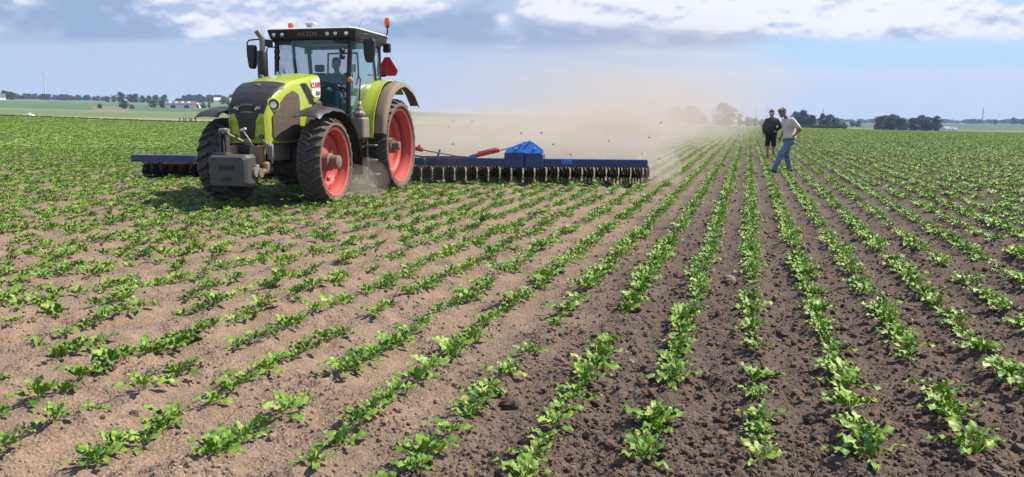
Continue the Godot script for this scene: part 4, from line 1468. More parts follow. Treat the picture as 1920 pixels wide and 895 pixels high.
# ------------------------------------------------------------------ the rotary hoe behind the tractor
func build_hoe() -> void:
	var root := thing("rotary_hoe", "wide blue rotary hoe with rows of dark star wheels drawn behind the tractor", "rotary hoe", TRACTOR_AT, TRACTOR_TURN)
	var s := mb()
	for q in [[-6.70, -3.78], [-3.74, -1.30], [-1.26, 1.26], [1.30, 3.74], [3.78, 6.57]]:
		s = mb()
		box(s, Vector3((q[0] + q[1]) / 2, 0.55, -2.02), Vector3(q[1] - q[0], 0.18, 0.20), 0.012)
		obj("beam", s, M.blue_shaded, root)
	for sd in [-1.0, 1.0]:
		# hinge: two dark boxes with sloping plates on top
		var h := hold("wing_hinge", root)
		s = mb()
		box(s, Vector3(sd * 3.50, 0.60, -1.97), Vector3(0.47, 0.34, 0.34), 0.015)
		box(s, Vector3(sd * 3.96, 0.595, -1.97), Vector3(0.43, 0.32, 0.32), 0.015)
		obj("hinge_box", s, M.blue_shaded, h)
		s = mb()
		var pts := [Vector2(3.27, 0.772), Vector2(3.75, 0.775), Vector2(3.75, 1.06), Vector2(3.70, 1.05), Vector2(3.32, 0.87)]
		var pt2 := [Vector2(3.757, 0.762), Vector2(4.19, 0.762), Vector2(4.19, 0.84), Vector2(3.95, 1.02), Vector2(3.88, 1.06), Vector2(3.757, 1.06)]
		for pp in [pts, pt2]:
			var poly := PackedVector2Array()
			for p in pp: poly.append(Vector2(sd * p.x, (p.y - 0.765) * 1.12))
			extrude(s, poly, -0.02, 0.0, Transform3D(Basis(Vector3.RIGHT, -0.62), Vector3(0, 0.775, -1.80)), 0.004)
		obj("hinge_plate", s, M.blue_sunlit, h)
		s = mb()
		extrude(s, PackedVector2Array([Vector2(3.30 * sd, 0.77), Vector2(4.15 * sd, 0.77), Vector2(3.9 * sd, 1.0), Vector2(3.7 * sd, 1.0)]), -2.12, -2.10)
		obj("back_plate", s, M.blue_shaded, h)
		for q in [[3.55, 0.86], [3.66, 0.97], [3.98, 0.87], [3.84, 1.03]]:
			s = mb()
			var f: float = (q[1] - 0.775) * 0.70
			lathe(s, [Vector2(0.0, 0.045), Vector2(0.026, 0.045), Vector2(0.028, 0.0)], Transform3D(Basis(Vector3.UP, -PI / 2) * Basis(Vector3.BACK, 0.6), Vector3(sd * q[0], q[1], -1.80 - f)), 8)
			obj("bolt", s, M.lamp_lens, h)
		# red hydraulic ram
		var ram := hold("hydraulic_ram", root)
		s = mb()
		tube(s, [Vector3(sd * 2.54, 0.70, -1.95), Vector3(sd * 3.12, 0.835, -1.95)], 0.048, 14)
		tube(s, [Vector3(sd * 2.60, 0.78, -1.93), Vector3(sd * 2.78, 0.82, -1.93), Vector3(sd * 3.05, 0.89, -1.93)], 0.014, 8)
		obj("cylinder", s, M.cylinder_red, ram)
		s = mb()
		tube(s, [Vector3(sd * 3.12, 0.835, -1.95), Vector3(sd * 3.66, 0.955, -1.95)], 0.018, 10)
		obj("piston_rod", s, M.chrome, ram)
		s = mb()
		extrude(s, PackedVector2Array([Vector2(sd * 2.30, 0.64), Vector2(sd * 2.56, 0.64), Vector2(sd * 2.56, 0.73), Vector2(sd * 2.46, 0.73)]), -2.0, -1.92, Transform3D(), 0.004)
		box(s, Vector3(sd * 4.72, 0.575, -1.995), Vector3(0.25, 0.10, 0.19), 0.006)
		obj("lug_plate", s, M.blue_sunlit, root)
		# stay rods running from the headstock to the inner wing
		s = mb()
		tube(s, [Vector3(sd * 1.25, 0.84, -1.75), Vector3(sd * 2.1, 0.68, -1.95)], 0.018, 8)
		obj("stay_rod", s, M.steel_grey, root)
		s = mb()
		tube(s, [Vector3(sd * 1.12, 0.87, -1.73), Vector3(sd * 1.30, 0.835, -1.75)], 0.055, 12)
		box(s, Vector3(sd * 1.22, 0.92, -1.74), Vector3(0.05, 0.08, 0.05), 0.01)
		obj("rod_end", s, M.cylinder_red, root)
		s = mb()
		bar(s, Vector3(sd * 1.60, 0.62, -1.9), Vector3(sd * 1.66, 0.80, -1.9), 0.05, 0.03, 0.004, Vector3.BACK)
		box(s, Vector3(sd * 1.67, 0.82, -1.9), Vector3(0.05, 0.05, 0.05), 0.01)
		obj("hose_holder", s, M.blue_sunlit, root)
		frame_sheet(root, "hose", M.cab_black, [Vector3(sd * 0.4, 0.80, -1.85), Vector3(sd * 1.2, 0.66, -1.98), Vector3(sd * 1.7, 0.66, -2.0), Vector3(sd * 2.1, 0.665, -2.0), Vector3(sd * 2.32, 0.66, -1.98)], 0.02)
	# headstock
	s = mb()
	for sd in [-1.0, 1.0]:
		bar(s, Vector3(sd * 0.45, 0.50, -1.86), Vector3(sd * 0.18, 1.25, -1.86), 0.08, 0.04, 0.008, Vector3.BACK)
	box(s, Vector3(0, 1.22, -1.86), Vector3(0.44, 0.12, 0.10), 0.01)
	box(s, Vector3(0, 0.60, -1.86), Vector3(1.1, 0.14, 0.10), 0.01)
	obj("headstock", s, M.blue_shaded, root)
	# arms with star wheels, in two staggered ranks
	var arm := [null, null]
	for k in 2:
		s = mb()
		var back: float = -0.26 if k == 0 else -0.58
		var pts := [Vector3(0, 0.47, -0.02), Vector3(0, 0.43, back * 0.35), Vector3(0, 0.34, back * 0.75), Vector3(0, 0.22, back)]
		for q in 3: bar(s, pts[q], pts[q + 1], 0.040, 0.055, 0.006)
		lathe(s, [Vector2(0, -0.035), Vector2(0.04, -0.035), Vector2(0.04, 0.035), Vector2(0, 0.035)], xyz(pts[3]), 10)
		# flat spring leaf beside it
		for q in 3: bar(s, pts[q] + Vector3(0.07, 0, 0), pts[q + 1] + Vector3(0.07, 0, 0), 0.034, 0.05, 0.0)
		arm[k] = done(s)
	s = mb()
	lathe(s, [Vector2(0, -0.02), Vector2(0.055, -0.02), Vector2(0.065, -0.006), Vector2(0.065, 0.006), Vector2(0.055, 0.02), Vector2(0, 0.02)], Transform3D(), 14)
	for k in 18:
		var a := TAU * k / 18
		var p0 := Vector3(0, cos(a) * 0.06, sin(a) * 0.06)
		var p1 := Vector3(0, cos(a + 0.12) * 0.15, sin(a + 0.12) * 0.15)
		var p2 := Vector3(0, cos(a + 0.42) * 0.235, sin(a + 0.42) * 0.235)
		bar(s, p0, p1, 0.024, 0.014, 0.0, Vector3.RIGHT)
		bar(s, p1, p2, 0.048, 0.012, 0.0, Vector3.RIGHT)
	var star := done(s)
	var n := 92
	for i in n:
		var x := lerpf(-6.50, 6.50, i / float(n - 1))
		var k := i % 2
		var z := -2.10
		put("star_arm", arm[k], M.arm_steel, root, xyz(Vector3(x, rng.randf_range(-0.01, 0.01), z)))
		var hub := Vector3(x + 0.036, 0.225, z + (-0.26 if k == 0 else -0.58))
		put("star_wheel", star, M.tine_steel, root, Transform3D(Basis(Vector3.RIGHT, rng.randf() * TAU), hub))
		put("star_wheel", star, M.tine_steel, root, Transform3D(Basis(Vector3.RIGHT, rng.randf() * TAU), hub + Vector3(-0.071, 0, 0)))

# clods thrown up by the star wheels, caught in the air, and the dust behind
func build_dust() -> void:
	var shapes := []
	for k in 4: shapes.append(lump_mesh(90 + k, 6, 4, 0.85))
	for i in 130:
		var x := 0.2 + 6.8 * rng.randf()
		var up := 0.35 + 1.2 * pow(rng.randf(), 2.6)
		var p := Vector3(x, up, -2.6 - rng.randf() * 1.6)
		var o := put("flying_clod", shapes[i % 4], M.clod_dark, self)
		o.position = TRACTOR_AT + p.rotated(Vector3.UP, TRACTOR_TURN)
		o.scale = Vector3.ONE * (0.008 + 0.018 * pow(rng.randf(), 3.0))
		o.rotation = Vector3(i, i * 2.1, 0)
		tag(o, "tiny dark clod flung into the air above the rotary hoe before the dust", "clod", "clods flying over the rotary hoe")
	var root := thing("dust_cloud", "pale brown cloud of dust trailing behind the right half of the hoe", "dust")
	tag(root, "", "", "", "stuff")
	var fm := {}
	var puff := func(at: Vector3, size: Vector3, density: float):
		var key := "%.3f" % density
		if not fm.has(key):
			var m := FogMaterial.new()
			m.albedo = Color(0.97, 0.875, 0.775).linear_to_srgb()
			m.density = density
			m.resource_name = "dust"
			fm[key] = m
		var f := FogVolume.new()
		f.name = numbered("dust_puff", root)
		f.shape = RenderingServer.FOG_VOLUME_SHAPE_ELLIPSOID
		f.size = size
		f.material = fm[key]
		root.add_child(f, true)
		f.position = TRACTOR_AT + at.rotated(Vector3.UP, TRACTOR_TURN)
		f.rotation.y = TRACTOR_TURN
	# low dense roll just behind the stars
	for k in 5: puff.call(Vector3(-0.8 + k * 1.6, 0.35, -4.4 - 0.4 * (k % 2)), Vector3(2.9, 1.8 + 0.5 * (k % 2), 3.0), 0.09)
	# the trail, wider, higher and thinner with distance
	for k in 9:
		var d := 6.5 + k * 6.0
		puff.call(Vector3(0.4 + 0.030 * d + 0.9 * sin(k * 2.1), 0.6, -d), Vector3(11.2 + 0.03 * d, 2.6 + 0.040 * d, 11.0), 0.027)
	for k in 9:
		var d := 6.0 + k * 6.0
		puff.call(Vector3(2.0 + 0.045 * d + 2.4 * cos(k * 1.7), 1.1 + 0.018 * d, -d), Vector3(4.6 + 0.03 * d, 2.2 + 0.035 * d, 7.0), 0.011)
	for k in 9:
		var d := 8.0 + k * 6.0
		puff.call(Vector3(2.0 + 0.07 * d + 2.2 * sin(k * 3.3), 1.4 + 0.020 * d, -d), Vector3(10.0 + 0.06 * d, 3.4 + 0.055 * d, 11.0), 0.0125)
	for k in 5:      # behind the other half of the hoe
		var d := 10.0 + k * 8.0
		puff.call(Vector3(-3.0 - 0.03 * d, 0.5, -d), Vector3(8.0, 2.6 + 0.03 * d, 11.0), 0.022)
	for k in 8:      # drifting off to the right, thinner and thinner
		var d := 10.0 + k * 6.5
		puff.call(Vector3(5.6 + 0.055 * d + 1.2 * sin(k * 2.7), 0.9 + 0.02 * d, -d), Vector3(4.5 + 0.07 * d, 2.4 + 0.05 * d, 10.0), 0.008)
	for k in 5:
		var d := 14.0 + k * 11.0
		puff.call(Vector3(2.8 + 0.07 * d, 2.4 + 0.036 * d, -d), Vector3(15.0 + 0.08 * d, 4.8 + 0.078 * d, 18.0), 0.0052)
	for k in 26:
		var d := 4.0 + 9.0 * pow(rng.randf(), 1.4)
		var r := 0.4 + 0.055 * d * rng.randf_range(0.6, 1.4)
		puff.call(Vector3(rng.randf_range(0.5, 6.6), 0.3 + r * rng.randf_range(0.2, 0.9), -d), Vector3(r * 2.8, r * 1.5, r * 2.2), [0.06, 0.10, 0.16][k % 3])
	# a little behind the wheels and at the beam's end
	puff.call(Vector3(1.15, 0.25, 2.05), Vector3(0.9, 0.9, 0.9), 0.35)
	puff.call(Vector3(1.1, 0.3, 1.3), Vector3(0.9, 1.0, 1.1), 0.25)
	puff.call(Vector3(6.75, 0.35, -2.9), Vector3(1.2, 1.2, 1.6), 0.35)

# ------------------------------------------------------------------ people: one smooth skin over a skeleton of tapered bones
func sdf_mesh(bones: Array, cell: float, k: float, keep = null) -> ArrayMesh:
	var lo := Vector3.ONE * 1e9
	var hi := -lo
	for b in bones:
		for e in 2:
			var r: float = b[2 + e]
			lo = lo.min(b[e] - Vector3.ONE * (r + cell * 3))
			hi = hi.max(b[e] + Vector3.ONE * (r + cell * 3))
	var nx := int((hi.x - lo.x) / cell) + 2
	var ny := int((hi.y - lo.y) / cell) + 2
	var nz := int((hi.z - lo.z) / cell) + 2
	var f := PackedFloat32Array()
	f.resize(nx * ny * nz)
	for b in bones:
		var A: Vector3 = b[0]
		var D: Vector3 = b[1] - A
		var dd := maxf(D.length_squared(), 1e-9)
		var pad: float = maxf(b[2], b[3]) + maxf(3.0 * k, cell * 2.5)
		var l: Vector3 = (b[0].min(b[1]) - Vector3.ONE * pad - lo) / cell
		var h: Vector3 = (b[0].max(b[1]) + Vector3.ONE * pad - lo) / cell
		for z in range(maxi(0, int(l.z)), mini(nz - 1, int(h.z) + 1) + 1):
			for y in range(maxi(0, int(l.y)), mini(ny - 1, int(h.y) + 1) + 1):
				for x in range(maxi(0, int(l.x)), mini(nx - 1, int(h.x) + 1) + 1):
					var p := lo + Vector3(x, y, z) * cell
					var t := clampf((p - A).dot(D) / dd, 0, 1)
					var d := (p - A - D * t).length() - lerpf(b[2], b[3], t)
					f[(z * ny + y) * nx + x] += exp(-clampf(d / k, -30, 30))
	var sgn := PackedByteArray()
	sgn.resize(f.size())
	for i in f.size():
		f[i] = -k * log(f[i]) if f[i] > 1e-12 else 1.0
	if keep != null:
		for z in nz:
			for y in ny:
				for x in nx:
					var i := (z * ny + y) * nx + x
					if f[i] < cell * 2: f[i] = maxf(f[i], keep.call(lo + Vector3(x, y, z) * cell))
	for i in f.size(): sgn[i] = 1 if f[i] < 0 else 0
	var at := {}
	var verts := PackedVector3Array()
	var off := [0, 1, nx, nx + 1, nx * ny, nx * ny + 1, nx * ny + nx, nx * ny + nx + 1]
	for z in nz - 1:
		for y in ny - 1:
			for x in nx - 1:
				var i := (z * ny + y) * nx + x
				var m := 0
				for q in 8: m += sgn[i + off[q]]
				if m == 0 or m == 8: continue
				var sum := Vector3.ZERO
				var cnt := 0
				for e in [[0, 1], [2, 3], [4, 5], [6, 7], [0, 2], [1, 3], [4, 6], [5, 7], [0, 4], [1, 5], [2, 6], [3, 7]]:
					var a: float = f[i + off[e[0]]]
					var b: float = f[i + off[e[1]]]
					if (a < 0) == (b < 0): continue
					var t := a / (a - b)
					var pa := Vector3(e[0] & 1, (e[0] >> 1) & 1, e[0] >> 2)
					var pb := Vector3(e[1] & 1, (e[1] >> 1) & 1, e[1] >> 2)
					sum += pa.lerp(pb, t)
					cnt += 1
				at[i] = verts.size()
				verts.append(lo + (Vector3(x, y, z) + sum / cnt) * cell)
	var s := mb()
	s.set_smooth_group(0)
	var st := [1, nx, nx * ny]
	for i: int in at:
		for ax in 3:
			var j: int = i + st[ax]
			if j >= sgn.size() or sgn[i] == sgn[j]: continue
			var u: int = st[(ax + 1) % 3]
			var v: int = st[(ax + 2) % 3]
			if not (at.has(i - u) and at.has(i - v) and at.has(i - u - v)): continue
			var a := verts[at[i]]; var b := verts[at[i - u]]; var c := verts[at[i - u - v]]; var d := verts[at[i - v]]
			if sgn[i] == 1: quad(s, a, d, c, b)
			else: quad(s, a, b, c, d)
	return done(s)

func b4(a: Vector3, b: Vector3, ra: float, rb: float) -> Array:
	return [a, b, ra, rb]

# a hand at the wrist: palm, five unequal bent fingers, thumb off the side
func hand(wrist: Vector3, dir: Vector3, palm_n: Vector3, thumb_side: float, curl: float) -> ArrayMesh:
	var d := dir.normalized()
	var n := (palm_n - d * palm_n.dot(d)).normalized()
	var across := d.cross(n) * thumb_side
	var bones := [b4(wrist - d * 0.03, wrist + d * 0.01, 0.026, 0.024), b4(wrist + d * 0.02 + across * 0.018, wrist + d * 0.075 + across * 0.026, 0.017, 0.014), b4(wrist + d * 0.02 - across * 0.018, wrist + d * 0.07 - across * 0.028, 0.017, 0.013), b4(wrist + d * 0.02, wrist + d * 0.075, 0.017, 0.014)]
	var lens := [0.072, 0.080, 0.074, 0.058]
	for i in 4:
		var p: Vector3 = wrist + d * (0.078 - 0.004 * absf(i - 1.3)) + across * (0.030 - 0.020 * i)
		var dd := d
		for j in 3:
			dd = (dd + n * curl * (0.5 + 0.3 * j)).normalized()
			var q: Vector3 = p + dd * lens[i] * [0.45, 0.32, 0.23][j]
			bones.append(b4(p, q, 0.0095 - 0.001 * j, 0.009 - 0.001 * j))
			p = q
	var tp := wrist + d * 0.022 + across * 0.026
	var t1 := tp + (d * 0.5 + across * 0.8 + n * 0.25).normalized() * 0.042
	var t2 := t1 + (d * 0.9 + across * 0.25 + n * 0.3).normalized() * 0.034
	bones.append(b4(tp, t1, 0.014, 0.0115)); bones.append(b4(t1, t2, 0.011, 0.009))
	return sdf_mesh(bones, 0.0055, 0.004)

# head turned by its own frame: y up, z to the face
func head_bones(c: Vector3, b: Basis) -> Array:
	var o := []
	for q in [[Vector3(0, 0.045, -0.02), Vector3(0, 0.035, 0.025), 0.088, 0.078], [Vector3(0, -0.02, 0.035), Vector3(0, -0.075, 0.055), 0.062, 0.042], [Vector3(-0.035, -0.05, 0.03), Vector3(0.035, -0.05, 0.03), 0.045, 0.045],
			[Vector3(0, 0.005, 0.095), Vector3(0, -0.032, 0.118), 0.010, 0.014], [Vector3(-0.035, 0.028, 0.085), Vector3(0.035, 0.028, 0.085), 0.012, 0.012], [Vector3(0, -0.060, 0.092), Vector3(0, -0.095, 0.085), 0.012, 0.016],
			[Vector3(-0.083, 0.01, -0.005), Vector3(-0.088, -0.03, 0.0), 0.014, 0.010], [Vector3(0.083, 0.01, -0.005), Vector3(0.088, -0.03, 0.0), 0.014, 0.010]]:
		o.append(b4(c + b * q[0], c + b * q[1], q[2], q[3]))
	return o

func face(root: Node3D, c: Vector3, b: Basis) -> void:
	for sd in [-1.0, 1.0]:
		var s := mb()
		lathe(s, [Vector2(0, 0.006), Vector2(0.007, 0.004), Vector2(0.011, -0.004), Vector2(0.0, -0.01)], Transform3D(b * Basis(Vector3.UP, -PI / 2), c + b * Vector3(sd * 0.032, 0.006, 0.098)), 10)
		obj("eye", s, M.eye_dark, root)
	var s := mb()
	tube(s, [c + b * Vector3(-0.024, -0.064, 0.096), c + b * Vector3(0, -0.063, 0.108), c + b * Vector3(0.024, -0.064, 0.096)], 0.006, 6)
	obj("mouth", s, M.lip, root)

func shoe(root: Node3D, ankle: Vector3, toe_dir: Vector3, m: Material) -> void:
	var t := toe_dir.normalized()
	var heel := Vector3(ankle.x, ankle.y - 0.055, ankle.z) - t * 0.05
	put("shoe", sdf_mesh([b4(ankle, ankle + Vector3(0, -0.04, 0), 0.052, 0.05), b4(heel, heel + t * 0.10, 0.042, 0.044), b4(heel + t * 0.10, heel + t * 0.22 + Vector3(0, -0.012, 0), 0.044, 0.034)], 0.012, 0.012), m, root)

func build_people() -> void:
	# --- man in a cream T-shirt and jeans, striding to the left, hand on his hip
	var r := thing("person", "person in a cream T-shirt and blue jeans striding left, hand on hip", "person", Vector3(8.01, land(8.01, -24.2) + 0.01, -24.2), deg_to_rad(-82))
	var hip_l := Vector3(0.095, 0.96, 0.02); var hip_r := Vector3(-0.095, 0.96, -0.02)
	var knee_l := Vector3(0.10, 0.55, 0.27); var knee_r := Vector3(-0.10, 0.52, 0.0)
	var ank_l := Vector3(0.10, 0.115, 0.46); var ank_r := Vector3(-0.10, 0.11, -0.12)
	var sho_l := Vector3(0.19, 1.51, 0.02); var sho_r := Vector3(-0.19, 1.51, 0.08)
	var elb_l := Vector3(0.29, 1.26, -0.17); var wri_l := Vector3(0.20, 1.04, -0.02)
	var elb_r := Vector3(-0.28, 1.25, 0.02); var wri_r := Vector3(-0.26, 1.02, 0.14)
	var hb := Basis(Vector3.UP, 0.25) * Basis(Vector3.RIGHT, 0.48)
	var hc := Vector3(0, 1.725, 0.235)
	var skin := [b4(hip_l, knee_l, 0.085, 0.06), b4(hip_r, knee_r, 0.085, 0.06), b4(knee_l, ank_l, 0.055, 0.04), b4(knee_r, ank_r, 0.055, 0.04), b4(Vector3(0, 0.98, 0), Vector3(0, 1.2, 0.0), 0.13, 0.12), b4(Vector3(-0.09, 1.4, 0.0), Vector3(0.09, 1.4, 0.0), 0.13, 0.13), b4(Vector3(0, 1.2, 0), Vector3(0, 1.42, 0), 0.12, 0.12), b4(sho_l, elb_l, 0.055, 0.044), b4(elb_l, wri_l, 0.042, 0.030), b4(sho_r, elb_r, 0.055, 0.044), b4(elb_r, wri_r, 0.042, 0.030), b4(Vector3(0, 1.50, 0.04), Vector3(0, 1.65, 0.17), 0.065, 0.055)]
	put("body", sdf_mesh(skin, 0.016, 0.02), M.skin, r)
	put("head", sdf_mesh(head_bones(hc, hb), 0.007, 0.012), M.skin, r)
	face(r, hc, hb)
	put("hair", sdf_mesh([b4(hc + hb * Vector3(0, 0.055, -0.03), hc + hb * Vector3(0, 0.075, 0.035), 0.095, 0.075), b4(hc + hb * Vector3(0, 0.0, -0.06), hc + hb * Vector3(0, -0.03, -0.055), 0.065, 0.05), b4(hc + hb * Vector3(-0.03, 0.10, 0.06), hc + hb * Vector3(0.03, 0.10, 0.06), 0.035, 0.035)], 0.010, 0.012, func(p): return 0.03 - (hb.inverse() * (p - hc)).y * 0.6 + (hb.inverse() * (p - hc)).z * 0.75 - 0.07), M.hair_grey, r)
	put("t_shirt", sdf_mesh([b4(Vector3(-0.05, 1.03, -0.01), Vector3(0.05, 1.03, -0.01), 0.155, 0.155), b4(Vector3(0, 1.03, -0.01), Vector3(0, 1.25, 0.0), 0.16, 0.155), b4(Vector3(-0.09, 1.40, 0.04), Vector3(0.09, 1.40, 0.03), 0.142, 0.142), b4(Vector3(0, 1.2, 0.0), Vector3(0, 1.42, 0.03), 0.155, 0.145), b4(sho_l, sho_l.lerp(elb_l, 0.72), 0.078, 0.074), b4(sho_r, sho_r.lerp(elb_r, 0.72), 0.078, 0.074), b4(Vector3(-0.05, 1.53, 0.06), Vector3(0.05, 1.53, 0.06), 0.072, 0.072)], 0.014, 0.02, func(p): return maxf(0.99 - p.y, p.y - 1.585)), M.shirt_cream, r)
	put("belt", sdf_mesh([b4(Vector3(-0.055, 0.985, 0.0), Vector3(0.055, 0.985, 0.0), 0.148, 0.148)], 0.012, 0.01, func(p): return absf(p.y - 0.985) - 0.022), M.belt, r)
	put("jeans", sdf_mesh([b4(Vector3(-0.05, 0.93, 0.0), Vector3(0.05, 0.93, 0.0), 0.145, 0.145), b4(hip_l + Vector3(0, -0.05, 0), knee_l, 0.108, 0.086), b4(hip_r + Vector3(0, -0.05, 0), knee_r, 0.108, 0.086), b4(knee_l, ank_l + Vector3(0, -0.02, 0), 0.083, 0.078), b4(knee_r, ank_r + Vector3(0, -0.02, 0), 0.083, 0.078)], 0.014, 0.02, func(p): return maxf(p.y - 0.975, 0.075 - p.y)), M.denim, r)
	put("hand", hand(wri_l, Vector3(-0.5, -0.6, 0.5), Vector3(-0.8, 0, -0.4), -1.0, 0.5), M.skin, r)
	put("hand", hand(wri_r, Vector3(0.05, -1, 0.3), Vector3(0.8, 0, 0.2), 1.0, 0.3), M.skin, r)
	shoe(r, ank_l, Vector3(0.05, 0.25, 1), M.shoe_dark)
	shoe(r, ank_r, Vector3(-0.05, -0.1, 1), M.shoe_dark)
	# --- person in dark top, dark shorts and cap, standing behind, looking down
	r = thing("person", "person in a black cap, dark top and shorts walking behind the cream T-shirt", "person", Vector3(10.12, land(10.12, -32.7) + 0.01, -32.7), deg_to_rad(-28))
	hip_l = Vector3(0.095, 0.98, 0.0); hip_r = Vector3(-0.095, 0.98, 0.0)
	knee_l = Vector3(0.10, 0.53, 0.02); knee_r = Vector3(-0.09, 0.54, 0.12)
	ank_l = Vector3(0.10, 0.11, -0.06); ank_r = Vector3(-0.07, 0.11, 0.22)
	sho_l = Vector3(0.19, 1.51, 0.0); sho_r = Vector3(-0.19, 1.51, 0.0)
	elb_l = Vector3(0.34, 1.27, -0.06); wri_l = Vector3(0.20, 1.09, 0.10)
	elb_r = Vector3(-0.29, 1.26, -0.02); wri_r = Vector3(-0.27, 1.00, 0.08)
	hb = Basis(Vector3.UP, -0.2) * Basis(Vector3.RIGHT, 0.30)
	hc = Vector3(0, 1.76, 0.06)
	skin = [b4(hip_l, knee_l, 0.09, 0.06), b4(hip_r, knee_r, 0.09, 0.06), b4(knee_l, ank_l, 0.058, 0.038), b4(knee_r, ank_r, 0.058, 0.038), b4(Vector3(0, 0.98, 0), Vector3(0, 1.2, 0), 0.13, 0.12), b4(Vector3(-0.09, 1.4, 0), Vector3(0.09, 1.4, 0), 0.13, 0.13), b4(Vector3(0, 1.2, 0), Vector3(0, 1.42, 0), 0.12, 0.12), b4(sho_l, elb_l, 0.05, 0.044), b4(elb_l, wri_l, 0.042, 0.030), b4(sho_r, elb_r, 0.05, 0.044), b4(elb_r, wri_r, 0.042, 0.030), b4(Vector3(0, 1.52, 0), Vector3(0, 1.68, 0.03), 0.065, 0.055)]
	put("body", sdf_mesh(skin, 0.018, 0.02), M.skin, r)
	put("head", sdf_mesh(head_bones(hc, hb), 0.008, 0.012), M.skin, r)
	face(r, hc, hb)
	put("top", sdf_mesh([b4(Vector3(-0.06, 0.98, 0), Vector3(0.06, 0.98, 0), 0.17, 0.17), b4(Vector3(-0.04, 1.0, 0), Vector3(0, 1.25, 0), 0.17, 0.17), b4(Vector3(-0.09, 1.42, 0), Vector3(0.09, 1.42, 0), 0.145, 0.145), b4(Vector3(0, 1.2, 0), Vector3(0, 1.42, 0), 0.16, 0.15), b4(sho_l, elb_l, 0.074, 0.070), b4(sho_r, elb_r, 0.074, 0.070), b4(elb_l, elb_l.lerp(wri_l, 0.8), 0.072, 0.058), b4(elb_r, elb_r.lerp(wri_r, 0.8), 0.072, 0.058), b4(Vector3(-0.05, 1.56, 0), Vector3(0.05, 1.56, 0), 0.072, 0.072)], 0.016, 0.02, func(p): return maxf(0.90 - p.y, p.y - 1.625)), M.navy_cloth, r)
	put("shorts", sdf_mesh([b4(Vector3(-0.05, 0.95, 0), Vector3(0.05, 0.95, 0), 0.155, 0.155), b4(hip_l + Vector3(0.01, -0.05, 0), knee_l + Vector3(0.015, 0, 0), 0.108, 0.096), b4(hip_r + Vector3(-0.01, -0.05, 0), knee_r - Vector3(0.015, 0, 0), 0.108, 0.096)], 0.016, 0.01, func(p): return 0.50 - p.y), M.shorts_cloth, r)
	put("cap", sdf_mesh([b4(hc + hb * Vector3(0, 0.062, -0.02), hc + hb * Vector3(0, 0.062, 0.02), 0.098, 0.092)], 0.010, 0.01, func(p): return 0.045 - (hb.inverse() * (p - hc)).y), M.cap_black, r)
	put("cap_brim", sdf_mesh([b4(hc + hb * Vector3(-0.05, 0.05, 0.10), hc + hb * Vector3(0.05, 0.05, 0.10), 0.035, 0.035), b4(hc + hb * Vector3(-0.03, 0.043, 0.15), hc + hb * Vector3(0.03, 0.043, 0.15), 0.025, 0.025)], 0.007, 0.01, func(p): return absf((hb.inverse() * (p - hc)).y - 0.05) - 0.010), M.cap_brim, r)
	put("hand", hand(wri_l, Vector3(-0.7, -0.5, 0.3), Vector3(-0.3, 0.3, -0.9), -1.0, 0.5), M.skin, r)
	put("hand", hand(wri_r, Vector3(0.1, -1, 0.2), Vector3(0.8, 0, 0.2), 1.0, 0.35), M.skin, r)
	shoe(r, ank_l, Vector3(0.1, -0.25, 1), M.shoe_dark)
	shoe(r, ank_r, Vector3(-0.1, 0.1, 1), M.shoe_dark)
	# --- the driver
	var base := TRACTOR_AT + Vector3(0.02, 1.97, 0.18).rotated(Vector3.UP, TRACTOR_TURN)
	r = thing("person", "person in a checked dark shirt and jeans sitting at the wheel in the cab", "person", base, TRACTOR_TURN)
	sho_l = Vector3(0.20, 0.50, -0.04); sho_r = Vector3(-0.20, 0.50, -0.04)
	elb_l = Vector3(0.30, 0.24, 0.12); elb_r = Vector3(-0.28, 0.25, 0.16)
	wri_l = Vector3(0.24, 0.26, 0.40); wri_r = Vector3(-0.12, 0.29, 0.46)
	hip_l = Vector3(0.10, 0.09, 0.02); hip_r = Vector3(-0.10, 0.09, 0.02)
	knee_l = Vector3(0.18, 0.08, 0.46); knee_r = Vector3(-0.16, 0.08, 0.46)
	ank_l = Vector3(0.18, -0.38, 0.52); ank_r = Vector3(-0.15, -0.38, 0.56)
	hb = Basis(Vector3.UP, 0.15)
	hc = Vector3(0.0, 0.75, 0.03)
	skin = [b4(Vector3(0, 0.1, 0), Vector3(0, 0.3, -0.02), 0.12, 0.12), b4(Vector3(-0.08, 0.38, -0.02), Vector3(0.08, 0.38, -0.02), 0.12, 0.12), b4(sho_l, elb_l, 0.05, 0.042), b4(elb_l, wri_l, 0.04, 0.028), b4(sho_r, elb_r, 0.05, 0.042), b4(elb_r, wri_r, 0.04, 0.028), b4(hip_l, knee_l, 0.085, 0.06), b4(knee_l, ank_l, 0.055, 0.04), b4(hip_r, knee_r, 0.085, 0.06), b4(knee_r, ank_r, 0.055, 0.04), b4(Vector3(0, 0.5, -0.02), Vector3(0, 0.66, 0.01), 0.06, 0.055)]
	put("body", sdf_mesh(skin, 0.018, 0.02), M.skin, r)
	put("head", sdf_mesh(head_bones(hc, hb), 0.009, 0.012), M.skin, r)
	face(r, hc, hb)
	put("hair", sdf_mesh([b4(hc + Vector3(0, 0.06, -0.03), hc + Vector3(0, 0.07, 0.02), 0.094, 0.08), b4(hc + Vector3(0, 0, -0.06), hc + Vector3(0, -0.03, -0.055), 0.065, 0.05)], 0.012, 0.012, func(p): return (p - hc).z - 0.03 - (p - hc).y), M.hair_dark, r)
